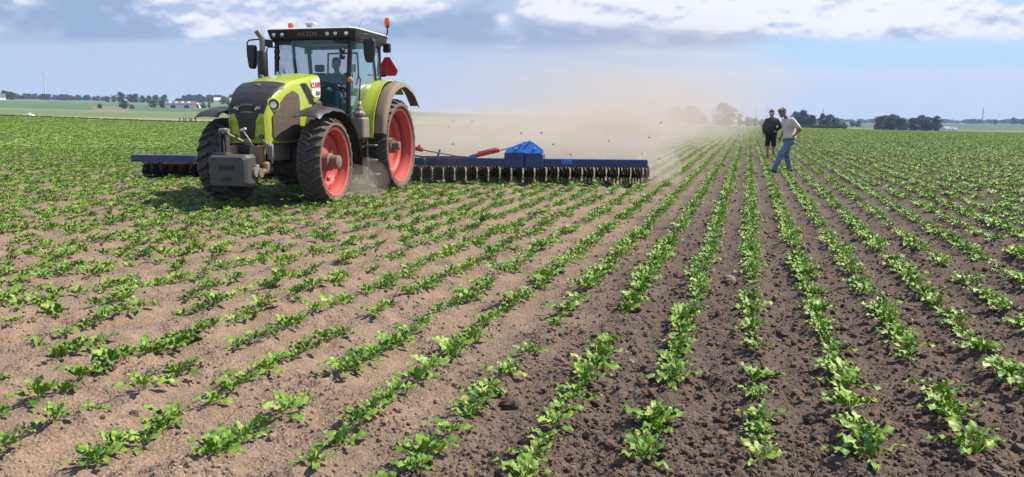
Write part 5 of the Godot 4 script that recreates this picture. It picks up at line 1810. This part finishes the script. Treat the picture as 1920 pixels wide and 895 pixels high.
	put("shirt", sdf_mesh([b4(Vector3(0, 0.08, 0), Vector3(0, 0.3, -0.02), 0.155, 0.15), b4(Vector3(-0.11, 0.38, -0.02), Vector3(0.11, 0.38, -0.02), 0.145, 0.145), b4(sho_l, elb_l, 0.075, 0.066), b4(elb_l, elb_l.lerp(wri_l, 0.8), 0.064, 0.05), b4(sho_r, elb_r, 0.075, 0.066), b4(elb_r, elb_r.lerp(wri_r, 0.8), 0.064, 0.05), b4(Vector3(-0.05, 0.5, -0.02), Vector3(0.05, 0.5, -0.02), 0.075, 0.075)], 0.016, 0.02, func(p): return p.y - 0.575), M.check_shirt, r)
	put("jeans", sdf_mesh([b4(hip_l, knee_l, 0.10, 0.082), b4(knee_l, ank_l, 0.08, 0.07), b4(hip_r, knee_r, 0.10, 0.082), b4(knee_r, ank_r, 0.08, 0.07)], 0.016, 0.02), M.denim, r)
	put("hand", hand(wri_l, Vector3(-0.2, -0.1, 1), Vector3(-0.3, -1, 0), -1.0, 0.5), M.skin, r)
	put("hand", hand(wri_r, Vector3(0.3, 0, 1), Vector3(0.3, -1, 0), 1.0, 0.6), M.skin, r)
	shoe(r, ank_l, Vector3(0.1, 0, 1), M.shoe_dark)
	shoe(r, ank_r, Vector3(-0.1, 0, 1), M.shoe_dark)

# ------------------------------------------------------------------ far things
var crowns := []
var trunk_mesh: ArrayMesh

func crown_mesh(k: int, tall: float, wide: float, clumps: int, per: int, leaf: float) -> ArrayMesh:   # a crown for a tree one metre high
	var g := RandomNumberGenerator.new()
	g.seed = 700 + k
	var s := mb()
	s.set_smooth_group(-1)
	for c in clumps:
		var v := (c + 0.5) / clumps
		var y := lerpf(1.0 - tall, 0.93, v)
		var belly := sin(PI * clampf(0.12 + 0.80 * v, 0, 1))
		var a := g.randf() * TAU
		var d := wide * 0.62 * belly * sqrt(g.randf())
		var o := Vector3(cos(a) * d, y, sin(a) * d)
		var r := g.randf_range(0.10, 0.17) * (0.6 + 0.5 * belly) * (wide / 0.4)
		for q in per:
			var n := Vector3(g.randfn(), g.randfn(), g.randfn()).normalized()
			var p := o + n * r * g.randf_range(0.75, 1.08) * Vector3(1, 0.8, 1)
			var t := n.cross(Vector3(g.randfn(), g.randfn(), g.randfn())).normalized()
			var u := n.cross(t)
			n = (n + t * g.randf_range(-0.8, 0.8)).normalized()
			u = n.cross(t)
			var w := leaf * g.randf_range(0.6, 1.3)
			quad(s, p - t * w, p + u * w * 0.7, p + t * w, p - u * w * 0.7)
	return done(s)

func make_trees() -> void:
	for k in 4: crowns.append(crown_mesh(k, 0.94, 0.56, 30, 52, 0.045))
	crowns.append(crown_mesh(9, 0.94, 0.30, 24, 50, 0.038))      # slender
	for k in 2: crowns.append(crown_mesh(20 + k, 0.98, 0.62, 22, 50, 0.055))   # bushes
	var s := mb()
	tube(s, [Vector3(0, -0.04, 0), Vector3(0.01, 0.25, 0), Vector3(0, 0.6, 0.01)], [0.032, 0.022, 0.008], 7)
	for q in [[0.25, 0.2, 0.55, 0.1], [0.32, -0.18, 0.6, -0.12], [0.4, 0.05, 0.7, -0.16]]:
		tube(s, [Vector3(0, q[0], 0), Vector3(q[1], q[2], q[3])], [0.014, 0.005], 5)
	trunk_mesh = done(s)

func tree(px: float, r: float, high: float, kind: int, green: String, label: String, group := "", called := "tree", cat := "tree", wide := 1.0) -> void:
	var p := polar((px - 960.0) / 1560.0, r)
	var o := thing(called, label, cat, p, px * 0.37, group)
	if r > 880 and r < 1000: high *= 1.12
	o.scale = Vector3(high * wide * 1.15, high * 0.97, high * wide * 1.15)
	put("trunk", trunk_mesh, M.bark, o)
	put("crown", crowns[kind], M[green], o)

func turbine(px: float, r: float, hub_h: float, blade: float, turn: float, roll: float, label: String) -> void:
	var p := polar((px - 960.0) / 1560.0, r)
	var o := thing("wind_turbine", label, "wind turbine", p, turn)
	var s := mb()
	tube(s, [Vector3(0, -2, 0), Vector3(0, hub_h, 0)], [hub_h * 0.032, hub_h * 0.018], 14)
	obj("tower", s, M.turbine_white, o)
	s = mb()
	box(s, Vector3(0, hub_h, -0.6), Vector3(hub_h * 0.05, hub_h * 0.05, hub_h * 0.12), 0.4)
	obj("nacelle", s, M.turbine_white, o)
	s = mb()
	lathe(s, [Vector2(0, hub_h * 0.03), Vector2(hub_h * 0.02, hub_h * 0.01), Vector2(hub_h * 0.022, -hub_h * 0.03)], Transform3D(Basis(Vector3.UP, -PI / 2), Vector3(0, hub_h, hub_h * 0.07)), 12)
	obj("hub", s, M.turbine_white, o)
	for k in 3:
		s = mb()
		var b := Basis(Vector3.BACK, roll + TAU * k / 3)
		var c := Vector3(0, hub_h, hub_h * 0.08)
		extrude(s, PackedVector2Array([Vector2(-0.02 * blade, 0), Vector2(0.05 * blade, 0.12 * blade), Vector2(0.045 * blade, 0.3 * blade), Vector2(0.01 * blade, blade), Vector2(-0.008 * blade, blade), Vector2(-0.03 * blade, 0.1 * blade)]), -0.012 * blade, 0.012 * blade, Transform3D(b, c), 0.0)
		obj("blade", s, M.turbine_white, o)

func mast(px: float, r: float, high: float, label: String) -> void:
	var p := polar((px - 960.0) / 1560.0, r)
	var o := thing("radio_mast", label, "mast", p)
	var s := mb()
	for k in 3:
		var a := TAU * k / 3
		tube(s, [Vector3(cos(a) * 0.9, -1, sin(a) * 0.9), Vector3(cos(a) * 0.35, high, sin(a) * 0.35)], 0.16, 5)
	for k in 12:
		var y0 := high * k / 12.0
		for q in 3:
			var a := TAU * q / 3; var b := TAU * (q + 1) / 3
			tube(s, [Vector3(cos(a) * 0.85, y0, sin(a) * 0.85), Vector3(cos(b) * 0.75, y0 + high / 12.0, sin(b) * 0.75)], 0.08, 4)
	obj("lattice", s, M.mast_grey, o)

func house(px: float, r: float, size: Vector3, turn: float, walls: String, roof: String, label: String, called := "house", cat := "house") -> Node3D:
	var p := polar((px - 960.0) / 1560.0, r)
	var o := thing(called, label, cat, p, turn)
	var s := mb()
	var w := size.x / 2; var h := size.y; var d := size.z / 2
	var gable := PackedVector2Array([Vector2(-d, -1), Vector2(-d, h * 0.55), Vector2(0, h * 0.97), Vector2(d, h * 0.55), Vector2(d, -1)])
	extrude(s, gable, -w, w, Transform3D(Basis(Vector3.UP, PI / 2), Vector3.ZERO))
	obj("wall", s, M[walls], o)
	var rf := hold("roof", o)
	for sd in [-1.0, 1.0]:
		s = mb()
		var a := atan2(h * 0.42, d)
		bar(s, Vector3(0, h * 0.50, sd * d * 1.10), Vector3(0, h * 0.99, 0), size.x + 0.5, 0.18, 0.02)
		obj("roof_slope", s, M[roof], rf)
	return o

func build_far() -> void:
	make_trees()
	# --- left, beyond the field
	var l := "trees on the far ridge at left"
	tree(-2, 900, 8.6, 0, "leaf_dark", "dark tree at the left edge of the photo beside the white house", "trees by the white house")
	tree(22, 900, 7.6, 1, "leaf_dark", "dark round tree just right of the white house on the far left ridge")
	tree(33, 900, 6.8, 2, "leaf_dark", "last tree at the right end of the clump around the far left house")
	house(13, 880, Vector3(7, 5.5, 6), 0.9, "house_white", "barn_roof", "small white house among dark trees at the far left of the ridge")
	turbine(97, 1500, 40, 14, 0.75, 0.80, "tall pale wind turbine on the ridge at the left")
	turbine(225, 2400, 38, 16, 0.9, 0.3, "tiny pale wind turbine half hidden behind ridge trees left of the tractor")
	tree(211, 930, 5.0, 5, "leaf_mid", "low broad bush at the left end of the ridge tree line")
	tree(222, 930, 6.0, 2, "leaf_mid", "low round tree second from the left end of the ridge tree line")
	tree(236, 920, 9.2, 0, "leaf_dark", "tall dark round tree standing out of the ridge tree line")
	tree(253, 930, 7.4, 1, "leaf_dark", "dark tree just right of the tallest round one on the ridge")
	tree(263, 930, 8.0, 3, "leaf_dark", "pointed dark tree in the middle of the ridge tree line")
	tree(276, 925, 6.8, 2, "leaf_mid", "paler lower tree right of the pointed dark one on the ridge")
	tree(288, 920, 6.6, 0, "leaf_mid", "round mid green tree between pale and dark trees on the ridge")
	tree(301, 925, 7.4, 1, "leaf_mid", "round tree on the ridge left of the broad dark one")
	tree(316, 930, 7.8, 3, "leaf_dark", "broad dark tree at the right end of the ridge tree line")
	tree(196, 610, 3.2, 5, "leaf_mid", "lone round bush in the far field left of the brown patch", "", "bush", "bush")
	tree(241, 620, 5.4, 1, "leaf_dark", "dark bushy tree beside the brown patch in the far left field", "", "tree", "tree", 1.2)
	tree(255, 620, 3.0, 6, "leaf_dark", "low bush at the right foot of the dark tree by the brown patch", "", "bush", "bush")
	tree(295, 690, 5.6, 2, "leaf_mid", "pale green tree left of the farm's barn", "", "tree", "tree", 1.15)
	tree(312, 695, 6.0, 0, "leaf_dark", "dark tree touching the left end of the grey barn")
	tree(344, 760, 6.8, 1, "leaf_dark", "dark round tree behind the barn's roof", "", "tree", "tree", 1.6)
	tree(364, 740, 6.4, 3, "leaf_dark", "small dark tree behind the red gable of the barn")
	tree(377, 690, 3.6, 5, "leaf_mid", "bush between the white hall and the hedge at the farm", "", "bush", "bush")
	tree(388, 690, 4.2, 6, "leaf_dark", "middle bush of the three right of the white hall", "", "bush", "bush")
	tree(399, 690, 4.9, 4, "leaf_dark", "pointed bush at the right end beyond the white hall", "", "bush", "bush")
	tree(441, 800, 11.0, 0, "leaf_mid", "green tree showing just left of the tractor's hood")
	tree(424, 900, 6.0, 2, "leaf_dark", "small dark tree left of the one by the tractor's hood")
	var b := house(347, 690, Vector3(22, 5.2, 9), 0.20, "house_white", "barn_roof", "long grey roofed barn with pale skylights and a red gable in the far fields", "barn", "barn")
	var s := mb()
	for x in [-7.5, -3.0, 1.5, 6.0]:
		s = mb()
		bar(s, Vector3(x, 3.75, 3.35), Vector3(x, 4.75, 1.25), 1.7, 0.30, 0.02)
		obj("skylight", s, M.skylight, b)
	for x in [-5.0, 4.5]:
		s = mb()
		box(s, Vector3(x, 0.9, 4.52), Vector3(3.6, 2.2, 0.12), 0.02)
		obj("door", s, M.door_dark, b)
	s = mb()
	extrude(s, PackedVector2Array([Vector2(-4.6, 0.4), Vector2(-4.6, 2.86), Vector2(0, 5.1), Vector2(4.6, 2.86), Vector2(4.6, 0.4)]), 11.02, 11.2, Transform3D(Basis(Vector3.UP, PI / 2), Vector3.ZERO))
	obj("gable", s, M.barn_red, b)
	b = thing("round_hall", "white round-roofed hall just right of the grey barn", "hall", polar((370 - 960.0) / 1560.0, 700), 0.2)
	s = mb()
	var pl := PackedVector2Array()
	for k in 13: pl.append(Vector2(-cos(PI * k / 12.0) * 4.6, -0.5 + sin(PI * k / 12.0) * 5.2))
	extrude(s, pl, -5.0, 5.0, Transform3D(), 0.1)
	obj("shell", s, M.house_white, b)
	s = mb()
	box(s, Vector3(0.5, 1.0, 5.05), Vector3(4.2, 2.6, 0.2), 0.02)
	obj("door", s, M.door_dark, b)
	house(415, 1120, Vector3(9, 7, 8), 0.5, "house_white", "house_white", "white gabled house in front of the long dark wood at left")
	# wood and far hedgerow that read as one mass
	var xs := []
	for k in 46: 
		var p := polar((rng.randf_range(352, 428) - 960.0) / 1560.0, rng.randf_range(1160, 1260))
		xs.append(Transform3D(Basis(Vector3.UP, rng.randf() * 6).scaled(Vector3.ONE * rng.randf_range(8.0, 11.0)), p))
	var wd := multi("wood", crowns[1], M.leaf_dark, xs, [], self)
	tag(wd, "long dark wood on the skyline between the barn and the tractor", "wood", "", "stuff")
	xs = []
	for k in 70:
		var p := polar((rng.randf_range(38, 218) - 960.0) / 1560.0, rng.randf_range(1150, 1320))
		xs.append(Transform3D(Basis(Vector3.UP, rng.randf() * 6).scaled(Vector3(1.5, 1, 1.5) * rng.randf_range(3.0, 7.5)), p))
	tag(multi("hedgerow", crowns[5], M.leaf_mid, xs, [], self), "low far hedgerow along the ridge under the tall wind turbine", "hedgerow", "", "stuff")
	# rough grass along the field's edge at left
	xs = []
	for k in 900:
		var px := rng.randf_range(-60, 470)
		var p := polar((px - 960.0) / 1560.0, rng.randf_range(145.5, 149.5))
		xs.append(Transform3D(Basis(Vector3.UP, rng.randf() * 6).scaled(Vector3(2.0, 1, 2.0) * rng.randf_range(0.10, 0.28)), p))
	tag(multi("verge_growth", crowns[6], M.leaf_olive, xs, [], self), "dark line of weeds and grass along the far edge of the crop at left", "weeds", "", "stuff")
	s = mb()
	for q in [[0, 0.0, 0.75], [0.8, 0.1, 0.55], [-0.8, -0.1, 0.5], [1.5, 0.0, 0.35], [-1.5, 0.1, 0.35]]:
		s.append_from(lump_mesh(40 + int(q[0] * 3), 10, 7, 0.8), 0, Transform3D(Basis().scaled(Vector3(0.4, q[2] * 0.6, 0.4)), Vector3(q[0] * 0.4, q[2] * 0.3, q[1] * 0.4)))
	tag(obj("white_heap", s, M.wrap_white, self, xyz(polar((65 - 960.0) / 1560.0, 172))), "small white wrapped heap lying beside the field track at the far left", "heap")
	for k in 6:
		s = mb()
		tube(s, [Vector3(0, -0.1, 0), Vector3(0, 0.6, 0)], 0.11, 7)
		var o := obj("track_post", s, M.post_wood, self, xyz(polar(((343 + k * 5.5 + (k % 2) * 2) - 960.0) / 1560.0, 168)))
		tag(o, "stubby dark post in the row by the track left of the tractor", "post", "posts by the track")
	# --- right
	tree(1266, 470, 10.2, 1, "leaf_mid", "dust-veiled tree farthest left beyond the dust cloud")
	tree(1294, 475, 10.8, 3, "leaf_mid", "dust-veiled broad tree between the leftmost tree and the tall round one", "", "tree", "tree", 1.1)
	tree(1312, 480, 7.0, 2, "leaf_mid", "lower dust-veiled tree left of the tall round one")
	tree(1354, 480, 12.6, 0, "leaf_mid", "tallest round tree at the edge of the dust, left of the two men", "", "tree", "tree", 1.15)
	tree(1383, 490, 8.0, 4, "leaf_mid", "slim tree between the tallest round tree and the two men")
	tree(1398, 500, 5.4, 5, "leaf_dark", "first low bush left of the two men", "", "bush", "bush")
	tree(1412, 500, 4.8, 6, "leaf_dark", "second low bush left of the two men", "", "bush", "bush")
	tree(1426, 505, 4.4, 5, "leaf_hedge", "low bush close to the dark clothed person's left", "", "bush", "bush")
	turbine(1413, 2200, 30, 15, 0.3, 0.75, "pale wind turbine left of the men, the left of the pair")
	turbine(1433, 2200, 33, 15, 0.3, 0.35, "pale wind turbine just left of the man's cap, right of the pair")
	tree(1489, 520, 9.4, 0, "leaf_dark", "dark tree right beside the man in the cream T-shirt")
	tree(1502, 522, 10.4, 1, "leaf_dark", "tallest dark tree of the group right of the men")
	tree(1517, 520, 7.6, 2, "leaf_dark", "lower dark tree at the right of the first group past the men")
	tree(1536, 525, 9.2, 4, "leaf_dark", "narrow dark tree at the left of the second group past the men", "", "tree", "tree", 1.3)
	tree(1550, 525, 8.2, 3, "leaf_dark", "rounded dark tree in the second group past the men")
	tree(1562, 525, 6.6, 2, "leaf_dark", "smaller dark tree at the right end of the second group past the men")
	mast(1537, 1500, 24, "thin mast rising behind the narrow dark tree right of the men")
	var h := hold("hedge", self, polar((1526 - 960.0) / 1560.0, 492))
	h.rotation.y = -0.25
	xs = []
	for k in 120: xs.append(Transform3D(Basis(Vector3.UP, rng.randf() * 6).scaled(Vector3(1.5, 1.0, 1.3) * rng.randf_range(1.4, 1.7)), Vector3(rng.randf_range(-14, 14), 0, rng.randf_range(-0.6, 0.6))))
	tag(multi("hedge_leaves", crowns[5], M.leaf_hedge, xs, [], h), "", "", "", "stuff")
	tag(h, "long low clipped hedge in front of the dark trees right of the men", "hedge")
	tree(1577, 510, 3.6, 6, "leaf_hedge", "single round bush at the right end of the clipped hedge", "", "bush", "bush")
	tree(1593, 850, 5.2, 5, "leaf_mid", "far small bush, left of two, right of the clipped hedge", "", "bush", "bush")
	tree(1604, 850, 6.0, 6, "leaf_mid", "far small bush, right of two, right of the clipped hedge", "", "bush", "bush")
	tree(1641, 540, 8.4, 5, "leaf_dark", "broad dark tree at the left of the big clump on the right", "", "tree", "tree", 0.8)
	tree(1655, 542, 9.0, 0, "leaf_dark", "dark tree second from the left in the big clump on the right", "", "tree", "tree", 1.2)
	tree(1670, 540, 9.6, 1, "leaf_dark", "tallest dark tree in the big clump on the right", "", "tree", "tree", 1.15)
	tree(1684, 538, 7.8, 3, "leaf_dark", "dark tree at the right end of the big clump on the right", "", "tree", "tree", 1.2)
	tree(1706, 545, 8.0, 2, "leaf_dark", "left tree of the trio between big clump and pointed tree", "", "tree", "tree", 1.1)
	tree(1722, 545, 9.6, 0, "leaf_dark", "tall middle tree of the trio beside the pointed tree")
	tree(1735, 545, 8.6, 1, "leaf_dark", "right tree of the trio next to the pointed tree")
	tree(1751, 545, 9.6, 4, "leaf_dark", "pointed slender dark tree at the right end of the clumps", "", "tree", "tree", 1.25)
	house(1767, 530, Vector3(4.5, 3.0, 4), 0.3, "house_white", "barn_roof", "small white house just right of the pointed tree")
	house(1781, 540, Vector3(4.0, 2.6, 3.5), 0.5, "house_white", "barn_roof", "smaller white house, second to the right of the pointed tree")
	mast(1834, 1500, 25, "thin tall mast on the horizon at the right")
	tree(1858, 1500, 8.0, 5, "leaf_mid", "hazy lone tree on the horizon right of the thin mast", "", "tree", "tree", 0.8)
	tree(1893, 1500, 11.0, 0, "leaf_mid", "hazy tree on the horizon, left of two at the right edge", "", "tree", "tree", 1.4)
	tree(1910, 1500, 9.0, 1, "leaf_mid", "hazy tree on the horizon at the very right edge", "", "tree", "tree", 1.3)
	xs = []
	for k in 160:
		var p := polar((rng.randf_range(1560, 2010) - 960.0) / 1560.0, rng.randf_range(1800, 2300))
		xs.append(Transform3D(Basis(Vector3.UP, rng.randf() * 6).scaled(Vector3(2.2, 1, 2.2) * rng.randf_range(5.0, 9.0)), p))
	tag(multi("treeline", crowns[6], M.leaf_mid, xs, [], self), "hazy blue green tree line along the horizon at the right", "tree line", "", "stuff")

# ------------------------------------------------------------------ the sky
func blob(x: float, y: float, cx: float, cy: float, rx: float, ry: float) -> float:
	var dx := (x - cx) / rx
	var dy := (y - cy) / ry
	return exp(-(dx * dx + dy * dy))

func sky_color(az: float, el: float, na: FastNoiseLite, nb: FastNoiseLite) -> Color:
	# the same weather goes on all round: the bearing is folded every quarter turn
	var fold := asin(clampf(sin(az * 2.0), -1.0, 1.0)) / 2.0
	var X := 960.0 + 1560.0 * tan(fold)
	var U := 1560.0 * tan(minf(el, 1.3)) / cos(fold)                  # height over the horizon
	var y := 224.0 - U
	var p := Vector3(sin(az), el * 1.9, cos(az))
	var a := na.get_noise_3dv(p * 4.0)                     # big shapes
	var b := nb.get_noise_3dv(p * 11.0)                    # heaps
	var f := nb.get_noise_3dv(p * 34.0 + Vector3(5, 0, 0)) # puffs
	var wx := X + 110.0 * a + 40.0 * b
	var wy := y + 16.0 * a + 15.0 * b + 5.0 * f
	# clear air, paler low down; greyer to the left where the sky is overcast
	var left := 1.0 - smoothstep(1080.0, 1420.0, X + 60.0 * a)
	var clear := Color(0.55, 0.64, 0.80).lerp(Color(0.45, 0.655, 0.88), smoothstep(60.0, 120.0, U + 14.0 * a))
	var grey := Color(0.49, 0.575, 0.725).lerp(Color(0.445, 0.545, 0.71), smoothstep(30.0, 120.0, U))
	var high := Color(0.10, 0.22, 0.52)
	var c := clear.lerp(grey, left).lerp(high, smoothstep(330.0, 1500.0, U))
	# flat pale veil low at the right
	var veil := (1.0 - left) * smoothstep(128.0, 121.0, 224.0 - wy - 3.0) * smoothstep(0.0, 40.0, U) * (0.55 + 0.4 * b)
	veil *= smoothstep(116.0 - 20.0, 96.0 - 4.0, U)
	c = c.lerp(Color(0.62, 0.69, 0.84), clampf(veil, 0, 1))
	# broad grey bases
	var dark := 1.0 * blob(wx, wy, 150, 36, 250, 40) + 0.55 * blob(wx, wy, 800, 60, 240, 36) + 0.9 * blob(wx, wy, 1160, 78, 250, 28) + 0.75 * blob(wx, wy, 1430, 58, 110, 18)
	dark += 0.8 * (1.0 - smoothstep(330.0, 520.0, wx)) * (1.0 - smoothstep(72.0, 88.0, wy))
	dark += 0.55 * smoothstep(560.0, 760.0, wx) * (1.0 - smoothstep(1250.0, 1500.0, wx)) * (1.0 - smoothstep(75.0, 112.0, wy))
	dark = clampf(dark * (0.85 + 0.9 * b + 0.35 * f), 0, 1.0)
	c = c.lerp(Color(0.25, 0.345, 0.54), dark * 0.92)
	# sunlit heaps
	var lit := 0.95 * blob(wx, wy, 440, 34, 130, 50) + 0.72 * blob(wx, wy, 640, 20, 190, 42) + 0.9 * blob(wx, wy, 815, 4, 70, 22) + 0.8 * blob(wx, wy, 1040, 20, 70, 28) + 1.15 * blob(wx, wy, 1210, 22, 170, 40) + 0.75 * blob(wx, wy, 1400, 28, 150, 34) + 1.0 * blob(wx, wy, 1560, 36, 170, 38) + 1.25 * blob(wx, wy, 1780, 42, 260, 36) + 0.5 * blob(wx, wy, 60, 10, 90, 24)
	lit = lerpf(lit, 0.25 + 0.9 * a, smoothstep(235.0, 330.0, U))
	var cover := smoothstep(0.22, 0.78, lit + 0.42 * b + 0.22 * f)
	var relief := (nb.get_noise_3dv((p + Vector3(0, 0.012, 0)) * 11.0) - b) * 1.6 + (nb.get_noise_3dv((p + Vector3(0, 0.006, 0)) * 34.0 + Vector3(5, 0, 0)) - f) * 0.7
	var shade := clampf(0.46 + 0.45 * (lit - 0.6) - 1.3 * relief + 0.7 * b + 0.38 * smoothstep(850.0, 1150.0, X), 0, 1)
	c = c.lerp(Color(0.40, 0.48, 0.67).lerp(Color(0.84, 0.835, 0.91), shade), cover * 0.92)
	# small scraps
	var w := blob(X, y + 6 * b, 955, 93, 22, 3.5) * 0.6 + blob(X + 10 * a, y + 8 * b, 948, 42, 14, 10) * 0.9 + blob(X, y + 6 * b, 5, 55, 26, 6) * 0.6 + blob(X, y + 10 * b, 1200, 98, 55, 6) * 0.35 + blob(X, y + 12 * b, 1335, 106, 42, 9) * 0.45 + blob(X, y + 8 * b, 66, 30, 12, 8) * 0.4
	return c.lerp(Color(0.74, 0.79, 0.89), clampf(w * (0.8 + f), 0, 1))

func make_sky() -> PanoramaSkyMaterial:
	var na := FastNoiseLite.new()
	na.seed = 11; na.frequency = 1.0; na.fractal_octaves = 4
	var nb := FastNoiseLite.new()
	nb.seed = 29; nb.frequency = 1.0; nb.fractal_octaves = 5
	var W := 4096; var H := 2048
	var small := Image.create(512, 256, false, Image.FORMAT_RGBF)
	for j in 256:
		var el := PI / 2 - PI * (j + 0.5) / 256
		for i in 512:
			var az := TAU * (i + 0.5) / 512
			small.set_pixel(i, j, sky_color(az, maxf(el, 0.0), na, nb))
	small.resize(W, H, Image.INTERPOLATE_BILINEAR)
	var top := int(H / 2 - 0.17 / PI * H)
	var rows := H / 2 + 4 - top
	var bytes := PackedFloat32Array()
	bytes.resize(W * rows * 3)
	var k := 0
	for j in rows:
		var el := maxf(PI / 2 - PI * (top + j + 0.5) / H, 0.0)
		for i in W:
			var c := sky_color(TAU * (i + 0.5) / W, el, na, nb)
			bytes[k] = c.r; bytes[k + 1] = c.g; bytes[k + 2] = c.b
			k += 3
	var strip := Image.create_from_data(W, rows, false, Image.FORMAT_RGBF, bytes.to_byte_array())
	small.blit_rect(strip, Rect2i(0, 0, W, rows), Vector2i(0, top))
	var m := PanoramaSkyMaterial.new()
	m.panorama = ImageTexture.create_from_image(small)
	return m

func _ready() -> void:
	# camera
	var cam := Camera3D.new()
	cam.name = "camera"
	cam.position = Vector3(0, 1.55, 0)
	cam.rotation.x = -atan(223.5 / 1560.0)
	cam.fov = rad_to_deg(2.0 * atan(447.5 / 1560.0))
	cam.near = 0.05
	cam.far = 6000.0
	add_child(cam)
	cam.current = true
	# sky, air, exposure
	var env := Environment.new()
	env.background_mode = Environment.BG_SKY
	env.sky = Sky.new()
	env.sky.sky_material = make_sky()
	env.background_energy_multiplier = 0.72
	env.tonemap_mode = Environment.TONE_MAPPER_LINEAR
	env.tonemap_exposure = 1.70
	env.sdfgi_enabled = true
	env.ssao_enabled = true
	env.ssil_enabled = true
	env.fog_enabled = true
	env.fog_density = 0.00022
	env.fog_light_color = Color(0.62, 0.72, 0.86)
	env.volumetric_fog_enabled = true
	env.volumetric_fog_density = 0.0
	var we := WorldEnvironment.new()
	we.name = "air"
	we.environment = env
	add_child(we)
	# sun: from the right, a little behind the tractor
	var sun := DirectionalLight3D.new()
	sun.name = "sun"
	sun.light_energy = 1.6
	sun.light_color = Color(1.0, 0.955, 0.88)
	sun.light_angular_distance = 0.5
	sun.shadow_enabled = true
	add_child(sun)
	sun.look_at_from_position(Vector3.ZERO, -Vector3(0.60, 0.78, -0.20))
	rng.seed = 7
	n_big.seed = 3; n_big.frequency = 0.35; n_big.fractal_octaves = 3
	n_mid.seed = 5; n_mid.frequency = 1.6; n_mid.fractal_octaves = 4
	n_small.seed = 8; n_small.frequency = 14.0; n_small.fractal_octaves = 3
	n_cell.seed = 12; n_cell.noise_type = FastNoiseLite.TYPE_CELLULAR; n_cell.frequency = 11.0
	n_cell.cellular_return_type = FastNoiseLite.RETURN_DISTANCE
	n_cell.fractal_type = FastNoiseLite.FRACTAL_NONE
	make_materials()
	build_ground()
	build_clods()
	build_far()
	build_tractor()
	build_weight()
	build_hoe()
	build_people()
	build_crop()
	build_dust()
